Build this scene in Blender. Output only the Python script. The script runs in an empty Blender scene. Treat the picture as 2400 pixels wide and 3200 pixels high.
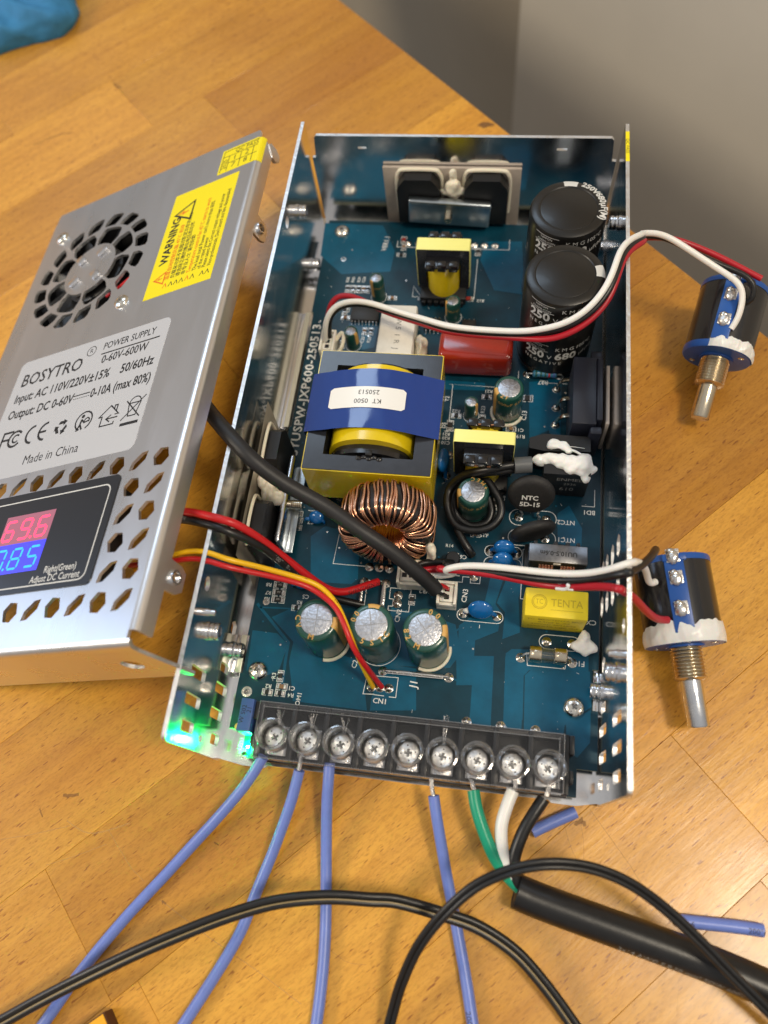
import bpy, bmesh, math, random
from mathutils import Vector, Matrix, geometry
random.seed(7)
pi = math.pi
sc = bpy.context.scene
COL = sc.collection

# ------------------------------------------------------------------ camera
cam = bpy.data.cameras.new('camera')
cam.sensor_fit = 'VERTICAL'
cam.sensor_height = 36.0
cam.lens = 36.0 * 2404.6 / 3200
cam.clip_start = 0.01
cam.clip_end = 20
cam.dof.use_dof = True
cam.dof.focus_distance = 0.238
cam.dof.aperture_fstop = 8.5
camo = bpy.data.objects.new('camera', cam)
COL.objects.link(camo)
camo.matrix_world = Matrix(((0.98838,-0.07401,0.13280,0.07671),(0.12090,0.91222,-0.39144,-0.01667),(-0.09218,0.40295,0.91057,0.23998),(0,0,0,1)))
sc.camera = camo

# ------------------------------------------------------------------ room light, lamps, exposure
w = bpy.data.worlds.new('World')
sc.world = w
w.use_nodes = True
nt = w.node_tree
bg = nt.nodes['Background']
tc = nt.nodes.new('ShaderNodeTexCoord')
sp = nt.nodes.new('ShaderNodeSeparateXYZ')
nt.links.new(tc.outputs['Generated'], sp.inputs[0])
mr = nt.nodes.new('ShaderNodeMapRange')
mr.inputs['From Min'].default_value = -0.4
mr.inputs['From Max'].default_value = 0.9
nt.links.new(sp.outputs['Z'], mr.inputs['Value'])
cr = nt.nodes.new('ShaderNodeValToRGB')
cr.color_ramp.elements[0].color = (0.28, 0.225, 0.16, 1)
cr.color_ramp.elements[1].color = (0.72, 0.70, 0.68, 1)
nt.links.new(mr.outputs[0], cr.inputs[0])
nt.links.new(cr.outputs[0], bg.inputs[0])
bg.inputs[1].default_value = 0.68

def area(name, loc, to, sx, sy, power, col):
    l = bpy.data.lights.new(name, 'AREA')
    l.shape = 'RECTANGLE'
    l.size, l.size_y, l.energy, l.color = sx, sy, power, col
    o = bpy.data.objects.new(name, l)
    COL.objects.link(o)
    o.location = loc
    o.rotation_euler = (Vector(to) - Vector(loc)).to_track_quat('-Z', 'Y').to_euler()
area('ceiling_lamp', (0.56, -0.10, 1.10), (0.06, 0.1, 0), 0.20, 0.20, 7.4, (1.0, 0.87, 0.68))
area('second_ceiling_lamp', (-1.50, -0.32, 1.15), (0.10, 0.30, 0), 0.40, 0.40, 15.0, (1.0, 0.86, 0.66))
area('second_window', (-0.42, 1.02, 1.25), (0.0, 0.15, 0), 0.62, 0.45, 4.5, (0.62, 0.80, 1.0))
area('window', (-1.5, 0.12, 0.62), (0, 0.10, 0.20), 0.75, 0.95, 4.6, (0.48, 0.68, 1.0))
sc.view_settings.view_transform = 'Standard'
sc.view_settings.look = 'None'
sc.view_settings.exposure = 0.02
sc.view_settings.gamma = 1.0

# ------------------------------------------------------------------ materials
M = {}
def mat(name, col, rough=0.5, metal=0.0, coat=0.0, var=0.0, vs=200.0, bump=0.0, bs=800.0, emit=None, es=0.0, spec=0.5, col2=None, stretch=(1, 1, 1), rvar=0.0, sss=0.0):
    m = bpy.data.materials.new(name)
    m.use_nodes = True
    n = m.node_tree
    b = n.nodes['Principled BSDF']
    b.inputs['Base Color'].default_value = (*col, 1)
    b.inputs['Roughness'].default_value = rough
    b.inputs['Metallic'].default_value = metal
    b.inputs['Coat Weight'].default_value = coat
    b.inputs['Coat Roughness'].default_value = 0.12
    b.inputs['Specular IOR Level'].default_value = spec
    if sss:
        b.inputs['Subsurface Weight'].default_value = sss
        b.inputs['Subsurface Scale'].default_value = 0.002
    if emit:
        b.inputs['Emission Color'].default_value = (*emit, 1)
        b.inputs['Emission Strength'].default_value = es
    if var or bump or rvar:
        g = n.nodes.new('ShaderNodeNewGeometry')
        mp = n.nodes.new('ShaderNodeMapping')
        mp.inputs['Scale'].default_value = stretch
        n.links.new(g.outputs['Position'], mp.inputs[0])
    if var or rvar:
        t = n.nodes.new('ShaderNodeTexNoise')
        t.inputs['Scale'].default_value = vs
        t.inputs['Detail'].default_value = 5
        t.inputs['Roughness'].default_value = 0.65
        n.links.new(mp.outputs[0], t.inputs['Vector'])
    if var:
        r = n.nodes.new('ShaderNodeValToRGB')
        c2 = col2 or tuple(c * (1 - var) for c in col)
        r.color_ramp.elements[0].color = (*c2, 1)
        r.color_ramp.elements[1].color = (*[min(1, c * (1 + var * 0.4)) for c in col], 1)
        r.color_ramp.elements[0].position = 0.33
        r.color_ramp.elements[1].position = 0.66
        n.links.new(t.outputs[0], r.inputs[0])
        n.links.new(r.outputs[0], b.inputs['Base Color'])
    if rvar:
        q = n.nodes.new('ShaderNodeMapRange')
        q.inputs['From Min'].default_value = 0.3
        q.inputs['From Max'].default_value = 0.7
        q.inputs['To Min'].default_value = max(0.02, rough - rvar)
        q.inputs['To Max'].default_value = rough + rvar
        n.links.new(t.outputs[0], q.inputs[0])
        n.links.new(q.outputs[0], b.inputs['Roughness'])
    if bump:
        t2 = n.nodes.new('ShaderNodeTexNoise')
        t2.inputs['Scale'].default_value = bs
        t2.inputs['Detail'].default_value = 4
        n.links.new(mp.outputs[0], t2.inputs['Vector'])
        bp = n.nodes.new('ShaderNodeBump')
        bp.inputs['Strength'].default_value = bump
        bp.inputs['Distance'].default_value = 0.0003
        n.links.new(t2.outputs[0], bp.inputs['Height'])
        n.links.new(bp.outputs[0], b.inputs['Normal'])
    M[name] = m
    return m

mat('aluminium', (0.84, 0.84, 0.85), 0.16, 1.0, bump=0.04, bs=500, rvar=0.07, vs=90, stretch=(1, 0.12, 1))
mat('aluminium_cover', (0.80, 0.80, 0.82), 0.30, 1.0, bump=0.10, bs=700, rvar=0.06, vs=60, stretch=(1, 0.12, 1))
mat('cut_metal', (0.80, 0.80, 0.80), 0.42, 1.0, bump=0.8, bs=900, rvar=0.1)
mat('steel', (0.72, 0.74, 0.78), 0.22, 1.0, bump=0.06, bs=500, rvar=0.08)
mat('zinc', (0.50, 0.56, 0.60), 0.30, 1.0, var=0.15, vs=250)
mat('strap_grey', (0.21, 0.21, 0.22), 0.36, 1.0, var=0.35, vs=260, bump=0.15, bs=400)
mat('module_black', (0.010, 0.012, 0.022), 0.45, bump=0.05, bs=900)
mat('screw_metal', (0.80, 0.77, 0.70), 0.18, 1.0, bump=0.15, bs=900)
mat('solder', (0.66, 0.63, 0.58), 0.26, 1.0, bump=0.3, bs=900)
mat('tin', (0.72, 0.71, 0.70), 0.30, 1.0, bump=0.5, bs=1300, rvar=0.12)
mat('brass', (0.75, 0.50, 0.16), 0.3, 1.0)
mat('nickel', (0.66, 0.58, 0.45), 0.22, 1.0, bump=0.1, bs=900)
mat('copper', (0.88, 0.48, 0.30), 0.25, 1.0, coat=0.3, var=0.25, vs=300)
mat('mask', (0.002, 0.040, 0.068), 0.34, coat=0.06, spec=0.3, var=0.25, vs=120, bump=0.03, bs=500)
mat('mask_copper', (0.002, 0.095, 0.180), 0.30, coat=0.08, spec=0.32, var=0.2, vs=120, bump=0.05, bs=300)
mat('board_edge', (0.30, 0.32, 0.22), 0.6)
mat('silk', (0.78, 0.80, 0.80), 0.6)
mat('black_plastic', (0.008, 0.008, 0.009), 0.42, bump=0.08, bs=900)
mat('black_matte', (0.011, 0.010, 0.010), 0.62, bump=0.25, bs=1100, var=0.3, vs=700)
mat('black_gloss', (0.010, 0.010, 0.012), 0.22, coat=0.4, bump=0.03, bs=300)
mat('black_rubber', (0.009, 0.009, 0.010), 0.36, bump=0.12, bs=700, var=0.3, vs=300)
mat('heatshrink', (0.014, 0.014, 0.016), 0.50, bump=0.2, bs=500, var=0.2, vs=200)
mat('grey_sleeve', (0.09, 0.095, 0.10), 0.35, coat=0.3)
mat('cap_black', (0.007, 0.0065, 0.006), 0.32, coat=0.15, bump=0.06, bs=600)
mat('cap_green', (0.012, 0.075, 0.058), 0.28, coat=0.4, var=0.15, vs=200)
mat('cap_top', (0.62, 0.63, 0.67), 0.34, 1.0, var=0.3, vs=900, bump=0.5, bs=1500)
mat('score', (0.35, 0.35, 0.36), 0.6, 0.8)
mat('score_dark', (0.22, 0.22, 0.22), 0.4, 0.9)
mat('bright_screw', (0.98, 0.98, 0.97), 0.42, 1.0, bump=0.8, bs=700)
mat('pale_tab', (0.62, 0.61, 0.52), 0.42, 0.55)
mat('gold_print', (0.62, 0.36, 0.10), 0.45)
mat('white_print', (0.62, 0.62, 0.60), 0.5)
mat('grey_print', (0.26, 0.26, 0.25), 0.6)
mat('black_print', (0.012, 0.012, 0.014), 0.5)
mat('red_print', (0.75, 0.13, 0.01), 0.5)
mat('yellow_tape', (0.76, 0.56, 0.008), 0.20, coat=0.6, bump=0.30, bs=110, var=0.10, vs=120)
mat('pale_tape', (0.86, 0.83, 0.26), 0.38, coat=0.1, bump=0.05, bs=400)
mat('blue_tape', (0.005, 0.040, 0.24), 0.12, coat=0.7, bump=0.35, bs=70)
mat('ferrite', (0.022, 0.024, 0.032), 0.24, coat=0.3, bump=0.10, bs=220, var=0.25, vs=200)
mat('paper_label', (0.82, 0.82, 0.80), 0.40, coat=0.2, bump=0.08, bs=110)
mat('silver_label', (0.50, 0.51, 0.54), 0.42, coat=0.15)
mat('yellow_label', (0.88, 0.74, 0.005), 0.42)
mat('panel_black', (0.012, 0.014, 0.020), 0.30, coat=0.2, bump=0.02, bs=300)
mat('red_cap', (0.33, 0.022, 0.010), 0.16, coat=0.6, bump=0.05, bs=120, var=0.1, vs=100)
mat('ceramic', (0.80, 0.78, 0.72), 0.6, bump=0.12, bs=700, var=0.07, vs=300)
mat('nylon', (0.80, 0.77, 0.69), 0.40, sss=0.1)
mat('glue', (0.80, 0.74, 0.60), 0.40, bump=0.5, bs=380, sss=0.15)
mat('silicone', (0.82, 0.82, 0.80), 0.32, bump=0.25, bs=260, sss=0.15, var=0.06, vs=300)
mat('pad_reflection_tan', (0.42, 0.36, 0.31), 0.6, var=0.12, vs=150)
mat('mica', (0.40, 0.36, 0.29), 0.22, coat=0.4, var=0.15, vs=100)
mat('tenta_yellow', (0.80, 0.62, 0.012), 0.45, bump=0.06, bs=900, var=0.05, vs=300)
mat('tenta_print', (0.46, 0.34, 0.01), 0.5)
mat('blue_epoxy', (0.006, 0.13, 0.42), 0.13, coat=0.6, var=0.12, vs=300)
mat('pot_blue', (0.012, 0.085, 0.36), 0.35, bump=0.04, bs=800)
mat('trimmer_blue', (0.05, 0.11, 0.34), 0.45)
mat('blue_wire', (0.155, 0.225, 0.60), 0.36, sss=0.05, bump=0.03, bs=600, var=0.06, vs=300)
mat('white_wire', (0.80, 0.79, 0.76), 0.34, sss=0.1)
mat('red_wire', (0.55, 0.012, 0.016), 0.33)
mat('dark_red_wire', (0.42, 0.010, 0.022), 0.36)
mat('yellow_wire', (0.85, 0.48, 0.005), 0.34)
mat('green_wire', (0.005, 0.30, 0.17), 0.36)
mat('tan_stripe', (0.30, 0.22, 0.10), 0.45)
mat('resistor_blue', (0.03, 0.16, 0.28), 0.3, coat=0.4)
mat('chip_body', (0.020, 0.018, 0.016), 0.45)
mat('chip_tan', (0.30, 0.17, 0.08), 0.5)
mat('chip_red', (0.30, 0.03, 0.02), 0.35)
mat('cloth', (0.030, 0.20, 0.42), 0.75, bump=0.4, bs=120, var=0.15, vs=60)
mat('orange_card', (0.90, 0.42, 0.01), 0.6)
mat('brown_card', (0.10, 0.035, 0.01), 0.7)
mat('cabinet_grey', (0.62, 0.565, 0.47), 0.55, bump=0.05, bs=60, var=0.05, vs=8)
mat('wall_grey', (0.44, 0.37, 0.27), 0.6, var=0.06, vs=8)
mat('floor_dark', (0.06, 0.045, 0.035), 0.6, var=0.2, vs=10)
mat('led_green', (0.1, 0.9, 0.3), 0.3, emit=(0.0, 1.0, 0.10), es=6500.0)
mat('led_core', (0.8, 0.95, 0.9), 0.3, emit=(0.25, 0.9, 1.0), es=500.0)
mat('digit_red', (0.8, 0.05, 0.08), 0.4, emit=(1.0, 0.02, 0.07), es=3.6)
mat('digit_blue', (0.05, 0.2, 0.9), 0.4, emit=(0.0, 0.16, 1.0), es=3.2)
mat('window_red', (0.16, 0.10, 0.12), 0.3, coat=0.3, emit=(0.60, 0.10, 0.20), es=0.5)
mat('window_blue', (0.05, 0.05, 0.25), 0.3, coat=0.3, emit=(0.03, 0.03, 1.0), es=1.1)

def clear(name, tint, fac=0.12, rough=0.05, diff=0.0):
    m = bpy.data.materials.new(name)
    m.use_nodes = True
    n = m.node_tree
    n.nodes.clear()
    out = n.nodes.new('ShaderNodeOutputMaterial')
    tr = n.nodes.new('ShaderNodeBsdfTransparent')
    tr.inputs[0].default_value = (*tint, 1)
    gl = n.nodes.new('ShaderNodeBsdfGlossy')
    gl.inputs['Roughness'].default_value = rough
    lw = n.nodes.new('ShaderNodeLayerWeight')
    lw.inputs[0].default_value = 0.35
    ma = n.nodes.new('ShaderNodeMath')
    ma.operation = 'MULTIPLY_ADD'
    ma.inputs[1].default_value = 0.55
    ma.inputs[2].default_value = fac
    n.links.new(lw.outputs['Facing'], ma.inputs[0])
    mx = n.nodes.new('ShaderNodeMixShader')
    n.links.new(ma.outputs[0], mx.inputs[0])
    n.links.new(tr.outputs[0], mx.inputs[1])
    n.links.new(gl.outputs[0], mx.inputs[2])
    if diff:
        df = n.nodes.new('ShaderNodeBsdfTranslucent')
        d2 = n.nodes.new('ShaderNodeBsdfDiffuse')
        m2 = n.nodes.new('ShaderNodeMixShader')
        m3 = n.nodes.new('ShaderNodeMixShader')
        n.links.new(df.outputs[0], m2.inputs[1])
        n.links.new(d2.outputs[0], m2.inputs[2])
        m3.inputs[0].default_value = diff
        n.links.new(mx.outputs[0], m3.inputs[1])
        n.links.new(m2.outputs[0], m3.inputs[2])
        mx = m3
    n.links.new(mx.outputs[0], out.inputs[0])
    M[name] = m
clear('clear_plastic', (0.985, 0.98, 0.98), 0.03, 0.06)
clear('clear_rib', (0.97, 0.97, 0.975), 0.15, 0.08, 0.07)  # diffuse white share stands in for bright reflections inside the plastic edges
clear('glass', (0.90, 0.92, 0.90), 0.10, 0.03)
clear('clear_film', (0.80, 0.78, 0.73), 0.12, 0.12)

def wood():
    m = bpy.data.materials.new('beech')
    m.use_nodes = True
    n = m.node_tree
    L = n.links.new
    b = n.nodes['Principled BSDF']
    tcx = n.nodes.new('ShaderNodeTexCoord')
    oi = n.nodes.new('ShaderNodeObjectInfo')
    add = n.nodes.new('ShaderNodeVectorMath')
    add.operation = 'MULTIPLY_ADD'
    cx = n.nodes.new('ShaderNodeCombineXYZ')
    for i in range(3):
        L(oi.outputs['Random'], cx.inputs[i])
    L(cx.outputs[0], add.inputs[0])
    add.inputs[1].default_value = (31.0, 17.0, 9.0)
    L(tcx.outputs['Object'], add.inputs[2])
    def noise(scale, stretch, detail=6, rough=0.6, dist=0.0):
        mp = n.nodes.new('ShaderNodeMapping')
        mp.inputs['Scale'].default_value = stretch
        L(add.outputs[0], mp.inputs[0])
        t = n.nodes.new('ShaderNodeTexNoise')
        t.inputs['Scale'].default_value = scale
        t.inputs['Detail'].default_value = detail
        t.inputs['Roughness'].default_value = rough
        t.inputs['Distortion'].default_value = dist
        L(mp.outputs[0], t.inputs['Vector'])
        return t.outputs[0]
    def ramp(v, p0, c0, p1, c1):
        r = n.nodes.new('ShaderNodeValToRGB')
        r.color_ramp.elements[0].position, r.color_ramp.elements[0].color = p0, (*c0, 1)
        r.color_ramp.elements[1].position, r.color_ramp.elements[1].color = p1, (*c1, 1)
        L(v, r.inputs[0])
        return r.outputs[0]
    def mul(a, bb, f=1.0):
        x = n.nodes.new('ShaderNodeMix')
        x.data_type = 'RGBA'
        x.blend_type = 'MULTIPLY'
        x.inputs[0].default_value = f
        L(a, x.inputs[6])
        L(bb, x.inputs[7])
        return x.outputs[2]
    broad = ramp(noise(14, (0.35, 1.6, 1), 4, 0.55, 0.6), 0.30, (0.56, 0.250, 0.028), 0.72, (0.74, 0.385, 0.050))
    grain = ramp(noise(260, (0.06, 1.3, 1), 5, 0.7), 0.33, (0.86, 0.81, 0.73), 0.62, (1.03, 1.03, 1.04))
    speck = ramp(noise(1500, (0.30, 1.0, 1), 3, 0.7), 0.36, (0.84, 0.79, 0.70), 0.52, (1.02, 1.02, 1.02))
    pore = ramp(noise(900, (0.34, 2.0, 1), 1, 0.4), 0.275, (0.55, 0.41, 0.29), 0.325, (1, 1, 1))
    stain = ramp(noise(9, (1, 1, 1), 4, 0.6), 0.28, (0.80, 0.76, 0.70), 0.50, (1, 1, 1))
    tone = ramp(oi.outputs['Random'], 0.0, (0.74, 0.69, 0.63), 1.0, (1.16, 1.20, 1.22))
    c = mul(mul(mul(mul(broad, grain), speck), pore), mul(stain, tone))
    L(c, b.inputs['Base Color'])
    q = n.nodes.new('ShaderNodeMapRange')
    q.inputs['From Min'].default_value = 0.3
    q.inputs['From Max'].default_value = 0.7
    q.inputs['To Min'].default_value = 0.27
    q.inputs['To Max'].default_value = 0.44
    L(noise(60, (0.5, 1, 1), 5, 0.7), q.inputs[0])
    L(q.outputs[0], b.inputs['Roughness'])
    b.inputs['Coat Weight'].default_value = 0.3
    b.inputs['Coat Roughness'].default_value = 0.22
    bp = n.nodes.new('ShaderNodeBump')
    bp.inputs['Strength'].default_value = 0.30
    bp.inputs['Distance'].default_value = 0.0004
    L(noise(500, (0.12, 1, 1), 4, 0.7), bp.inputs['Height'])
    L(bp.outputs[0], b.inputs['Normal'])
    M['beech'] = m
wood()

# ------------------------------------------------------------------ mesh building (millimetres)
class G:
    def __init__(s):
        s.v, s.f, s.m, s.mats = [], [], [], []
    def mi(s, name):
        if name not in s.mats:
            s.mats.append(name)
        return s.mats.index(name)
    def add(s, v, f, mt, X=None):
        k = len(s.v)
        if X is not None:
            v = [X @ Vector(p) for p in v]
        s.v += [tuple(p) for p in v]
        i = s.mi(mt)
        for a in f:
            s.f.append(tuple(k + j for j in a))
            s.m.append(i)
        return s
    def box(s, a, b, mt, bev=0.0, X=None, seg=2):
        bm = bmesh.new()
        bmesh.ops.create_cube(bm, size=1.0)
        for q in bm.verts:
            q.co = Vector([(a[i] + b[i]) / 2 + q.co[i] * (b[i] - a[i]) for i in range(3)])
        if bev:
            bmesh.ops.bevel(bm, geom=bm.edges[:], offset=bev, segments=seg, profile=0.5, affect='EDGES', clamp_overlap=True)
        bm.verts.index_update()
        v = [q.co.copy() for q in bm.verts]
        f = [[q.index for q in fc.verts] for fc in bm.faces]
        bm.free()
        return s.add(v, f, mt, X)
    def lathe(s, prof, mt, X=None, n=32, cap=True):
        v, f = [], []
        for r, z in prof:
            for i in range(n):
                a = 2 * pi * i / n
                v.append((r * math.cos(a), r * math.sin(a), z))
        for j in range(len(prof) - 1):
            for i in range(n):
                k = (i + 1) % n
                f.append((j * n + i, j * n + k, (j + 1) * n + k, (j + 1) * n + i))
        if cap:
            f.append(tuple(range(n - 1, -1, -1)))
            f.append(tuple((len(prof) - 1) * n + i for i in range(n)))
        return s.add(v, f, mt, X)
    def cyl(s, p, q, r, mt, n=20, r2=None):
        p, q = Vector(p), Vector(q)
        X = Matrix.Translation(p) @ (q - p).to_track_quat('Z', 'Y').to_matrix().to_4x4()
        return s.lathe([(r, 0), (r if r2 is None else r2, (q - p).length)], mt, X, n)
    def ball(s, c, rad, mt, X=None, n=20, m=10, jit=0.0):
        if not hasattr(rad, '__len__'):
            rad = (rad,) * 3
        v, f = [], []
        for j in range(m + 1):
            t = pi * j / m
            for i in range(n):
                a = 2 * pi * i / n
                k = 1 + (random.uniform(-jit, jit) if 0 < j < m else 0)
                v.append((c[0] + rad[0] * k * math.sin(t) * math.cos(a), c[1] + rad[1] * k * math.sin(t) * math.sin(a), c[2] + rad[2] * k * math.cos(t)))
        for j in range(m):
            for i in range(n):
                k = (i + 1) % n
                f.append((j * n + i, (j + 1) * n + i, (j + 1) * n + k, j * n + k))
        return s.add(v, f, mt, X)
    def prism(s, outer, z0, z1, mt, holes=(), X=None, side=None):
        loops = [list(outer)] + [list(h) for h in holes]
        tri = geometry.tessellate_polygon([[Vector((p[0], p[1], 0)) for p in l] for l in loops])
        flat = [p for l in loops for p in l]
        k = len(flat)
        v = [(p[0], p[1], z1) for p in flat] + [(p[0], p[1], z0) for p in flat]
        f = []
        for t in tri:
            a, b, c = [flat[i] for i in t]
            up = (b[0] - a[0]) * (c[1] - a[1]) - (b[1] - a[1]) * (c[0] - a[0]) > 0
            t = tuple(t) if up else tuple(reversed(t))
            f.append(t)
            f.append(tuple(i + k for i in reversed(t)))
        s.add(v, f, mt, X)
        g = []
        o = 0
        for li, l in enumerate(loops):
            area2 = sum(l[i][0] * l[(i + 1) % len(l)][1] - l[(i + 1) % len(l)][0] * l[i][1] for i in range(len(l)))
            ccw = (area2 > 0) == (li == 0)
            for i in range(len(l)):
                a, b = o + i, o + (i + 1) % len(l)
                g.append((a, a + k, b + k, b) if ccw else (b, b + k, a + k, a))
            o += len(l)
        return s.add(v, g, side or mt, X)
    def tube(s, pts, r, mt, n=12, steps=6, closed=False, smooth=True, flat=None, cap=True, relax=0):
        P = spline(pts, steps, closed) if smooth else [Vector(p) for p in pts]
        for _ in range(relax):
            P = [P[0]] + [P[i] * .5 + (P[i - 1] + P[i + 1]) * .25 for i in range(1, len(P) - 1)] + [P[-1]]
        T = []
        for i in range(len(P)):
            a = P[i - 1] if (i or closed) else P[0]
            b = P[(i + 1) % len(P)] if (i < len(P) - 1 or closed) else P[-1]
            T.append((b - a).normalized())
        u = T[0].cross(Vector((0, 0, 1)))
        u = u.normalized() if u.length > 1e-4 else Vector((1, 0, 0))
        v, f = [], []
        for i, p in enumerate(P):
            u = (u - T[i] * u.dot(T[i]))
            u = u.normalized() if u.length > 1e-6 else T[i].orthogonal().normalized()
            q = T[i].cross(u)
            for j in range(n):
                a = 2 * pi * j / n
                ru = r if not callable(r) else r(i / (len(P) - 1))
                x, y = math.cos(a) * ru, math.sin(a) * ru
                if flat:
                    x, y = flat(a, ru)
                v.append(p + u * x + q * y)
        L = len(P)
        for i in range(L if closed else L - 1):
            k = (i + 1) % L
            for j in range(n):
                jj = (j + 1) % n
                f.append((i * n + j, i * n + jj, k * n + jj, k * n + j))
        if cap and not closed:
            f.append(tuple(range(n - 1, -1, -1)))
            f.append(tuple((L - 1) * n + j for j in range(n)))
        return s.add(v, f, mt)
    def text(s, t, size, mt, X, align='CENTER', sx=1.0, shear=0.0, warp=None, gap=1.0, bold=0.0):
        c = bpy.data.curves.new('t', 'FONT')
        c.body, c.size, c.align_x, c.align_y = t, 1.0, align, 'CENTER'
        c.resolution_u, c.shear, c.space_character, c.offset = 2, shear, gap, bold
        o = bpy.data.objects.new('t', c)
        me = o.to_mesh()
        v = [Vector((p.co.x * size * sx, p.co.y * size, 0)) for p in me.vertices]
        f = [tuple(p.vertices) for p in me.polygons]
        g = []
        for q in f:
            a, b, d = v[q[0]], v[q[1]], v[q[2]]
            g.append(q if (b - a).cross(d - a).z >= 0 else tuple(reversed(q)))
        o.to_mesh_clear()
        bpy.data.objects.remove(o)
        bpy.data.curves.remove(c)
        if warp:
            v = [warp(p) for p in v]
        return s.add(v, g, mt, X)
    def line(s, pts, wd, mt, X=None, z=0.0, closed=False):
        P = []
        for p in pts:       # mitred ribbon, no overlapping faces
            q = Vector((p[0], p[1]))
            if not P or (q - P[-1]).length > 1e-4:
                P.append(q)
        if closed and (P[0] - P[-1]).length < 1e-4:
            P.pop()
        n = len(P)
        if n < 2:
            return s
        v = []
        for i, p in enumerate(P):
            d0 = (p - P[i - 1]).normalized() if (i or closed) else None
            d1 = (P[(i + 1) % n] - p).normalized() if (i < n - 1 or closed) else None
            d0, d1 = d0 or d1, d1 or d0
            t = d0 + d1
            t = t.normalized() if t.length > 1e-3 else d0
            q = Vector((-t.y, t.x))
            k = wd / 2 / max(.45, q.dot(Vector((-d0.y, d0.x))))
            e = Vector((0, 0))
            if not closed and i in (0, n - 1):
                e = t * wd * .4 * (-1 if i == 0 else 1)
            v += [(p.x + q.x * k + e.x, p.y + q.y * k + e.y, z), (p.x - q.x * k + e.x, p.y - q.y * k + e.y, z)]
        f = [(2 * i, 2 * i + 1, (2 * i + 3) % (2 * n), (2 * i + 2) % (2 * n)) for i in range(n if closed else n - 1)]
        return s.add(v, f, mt, X)

def spline(pts, steps, closed=False):
    P = [Vector(p) for p in pts]
    n = len(P)
    out = []
    for i in range(n if closed else n - 1):
        a = P[i - 1] if (i or closed) else P[0] * 2 - P[1]
        b, c = P[i], P[(i + 1) % n]
        d = P[(i + 2) % n] if (i + 2 < n or closed) else P[-1] * 2 - P[-2]
        for k in range(steps):
            t = k / steps
            out.append(0.5 * ((2 * b) + (c - a) * t + (2 * a - 5 * b + 4 * c - d) * t * t + (3 * b - a - 3 * c + d) * t ** 3))
    if not closed:
        out.append(P[-1])
    return out

W = {}
def obj(name, g, parent=None, label=None, cat=None, group=None, kind=None, ang=38):
    lo = Vector([min(p[i] for p in g.v) for i in range(3)])
    hi = Vector([max(p[i] for p in g.v) for i in range(3)])
    c = (lo + hi) / 2
    if parent is None:
        c.z = lo.z
    me = bpy.data.meshes.new(name)
    me.from_pydata([(Vector(p) - c) * 0.001 for p in g.v], [], g.f)
    for k in g.mats:
        me.materials.append(M[k])
    me.polygons.foreach_set('material_index', g.m)
    me.polygons.foreach_set('use_smooth', [True] * len(me.polygons))
    me.set_sharp_from_angle(angle=math.radians(ang))
    me.update()
    o = bpy.data.objects.new(name, me)
    COL.objects.link(o)
    W[o.name] = c
    if parent is not None:
        o.parent = parent
        o.location = (c - W[parent.name]) * 0.001
    else:
        o.location = c * 0.001
    tag(o, label, cat, group, kind)
    return o
def tag(o, label=None, cat=None, group=None, kind=None):
    for k, v in (('label', label), ('category', cat), ('group', group), ('kind', kind)):
        if v:
            o[k] = v
def thing(name, loc, label, cat, group=None):
    o = bpy.data.objects.new(name, None)
    o.empty_display_size = 0.01
    COL.objects.link(o)
    o.location = Vector(loc) * 0.001
    W[o.name] = Vector(loc)
    tag(o, label, cat, group)
    return o
def copy_part(o, parent, loc, rot=None):
    c = o.copy()
    COL.objects.link(c)
    c.parent = parent
    W[c.name] = Vector(loc)
    c.location = (Vector(loc) - W[parent.name]) * 0.001
    if rot:
        c.rotation_euler = rot
    for k in list(o.children):
        d = k.copy()
        COL.objects.link(d)
        d.parent = c
        W[d.name] = Vector(loc) + W[k.name] - W[o.name]
    return c
def T(x, y, z=0.0):
    return Matrix.Translation((x, y, z))
def RX(a):
    return Matrix.Rotation(math.radians(a), 4, 'X')
def RY(a):
    return Matrix.Rotation(math.radians(a), 4, 'Y')
def RZ(a):
    return Matrix.Rotation(math.radians(a), 4, 'Z')
def rrect(x0, y0, x1, y1, r, n=5):
    out = []
    for cx, cy, a0 in ((x1 - r, y1 - r, 0), (x0 + r, y1 - r, 90), (x0 + r, y0 + r, 180), (x1 - r, y0 + r, 270)):
        for i in range(n + 1):
            a = math.radians(a0 + 90 * i / n)
            out.append((cx + r * math.cos(a), cy + r * math.sin(a)))
    return out
def disc(cx, cy, r, n=20, ry=None):
    return [(cx + r * math.cos(2 * pi * i / n), cy + (ry or r) * math.sin(2 * pi * i / n)) for i in range(n)]
def arc(cx, cy, r, a0, a1, n=14):
    return [(cx + r * math.cos(math.radians(a0 + (a1 - a0) * i / n)), cy + r * math.sin(math.radians(a0 + (a1 - a0) * i / n))) for i in range(n + 1)]
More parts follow.
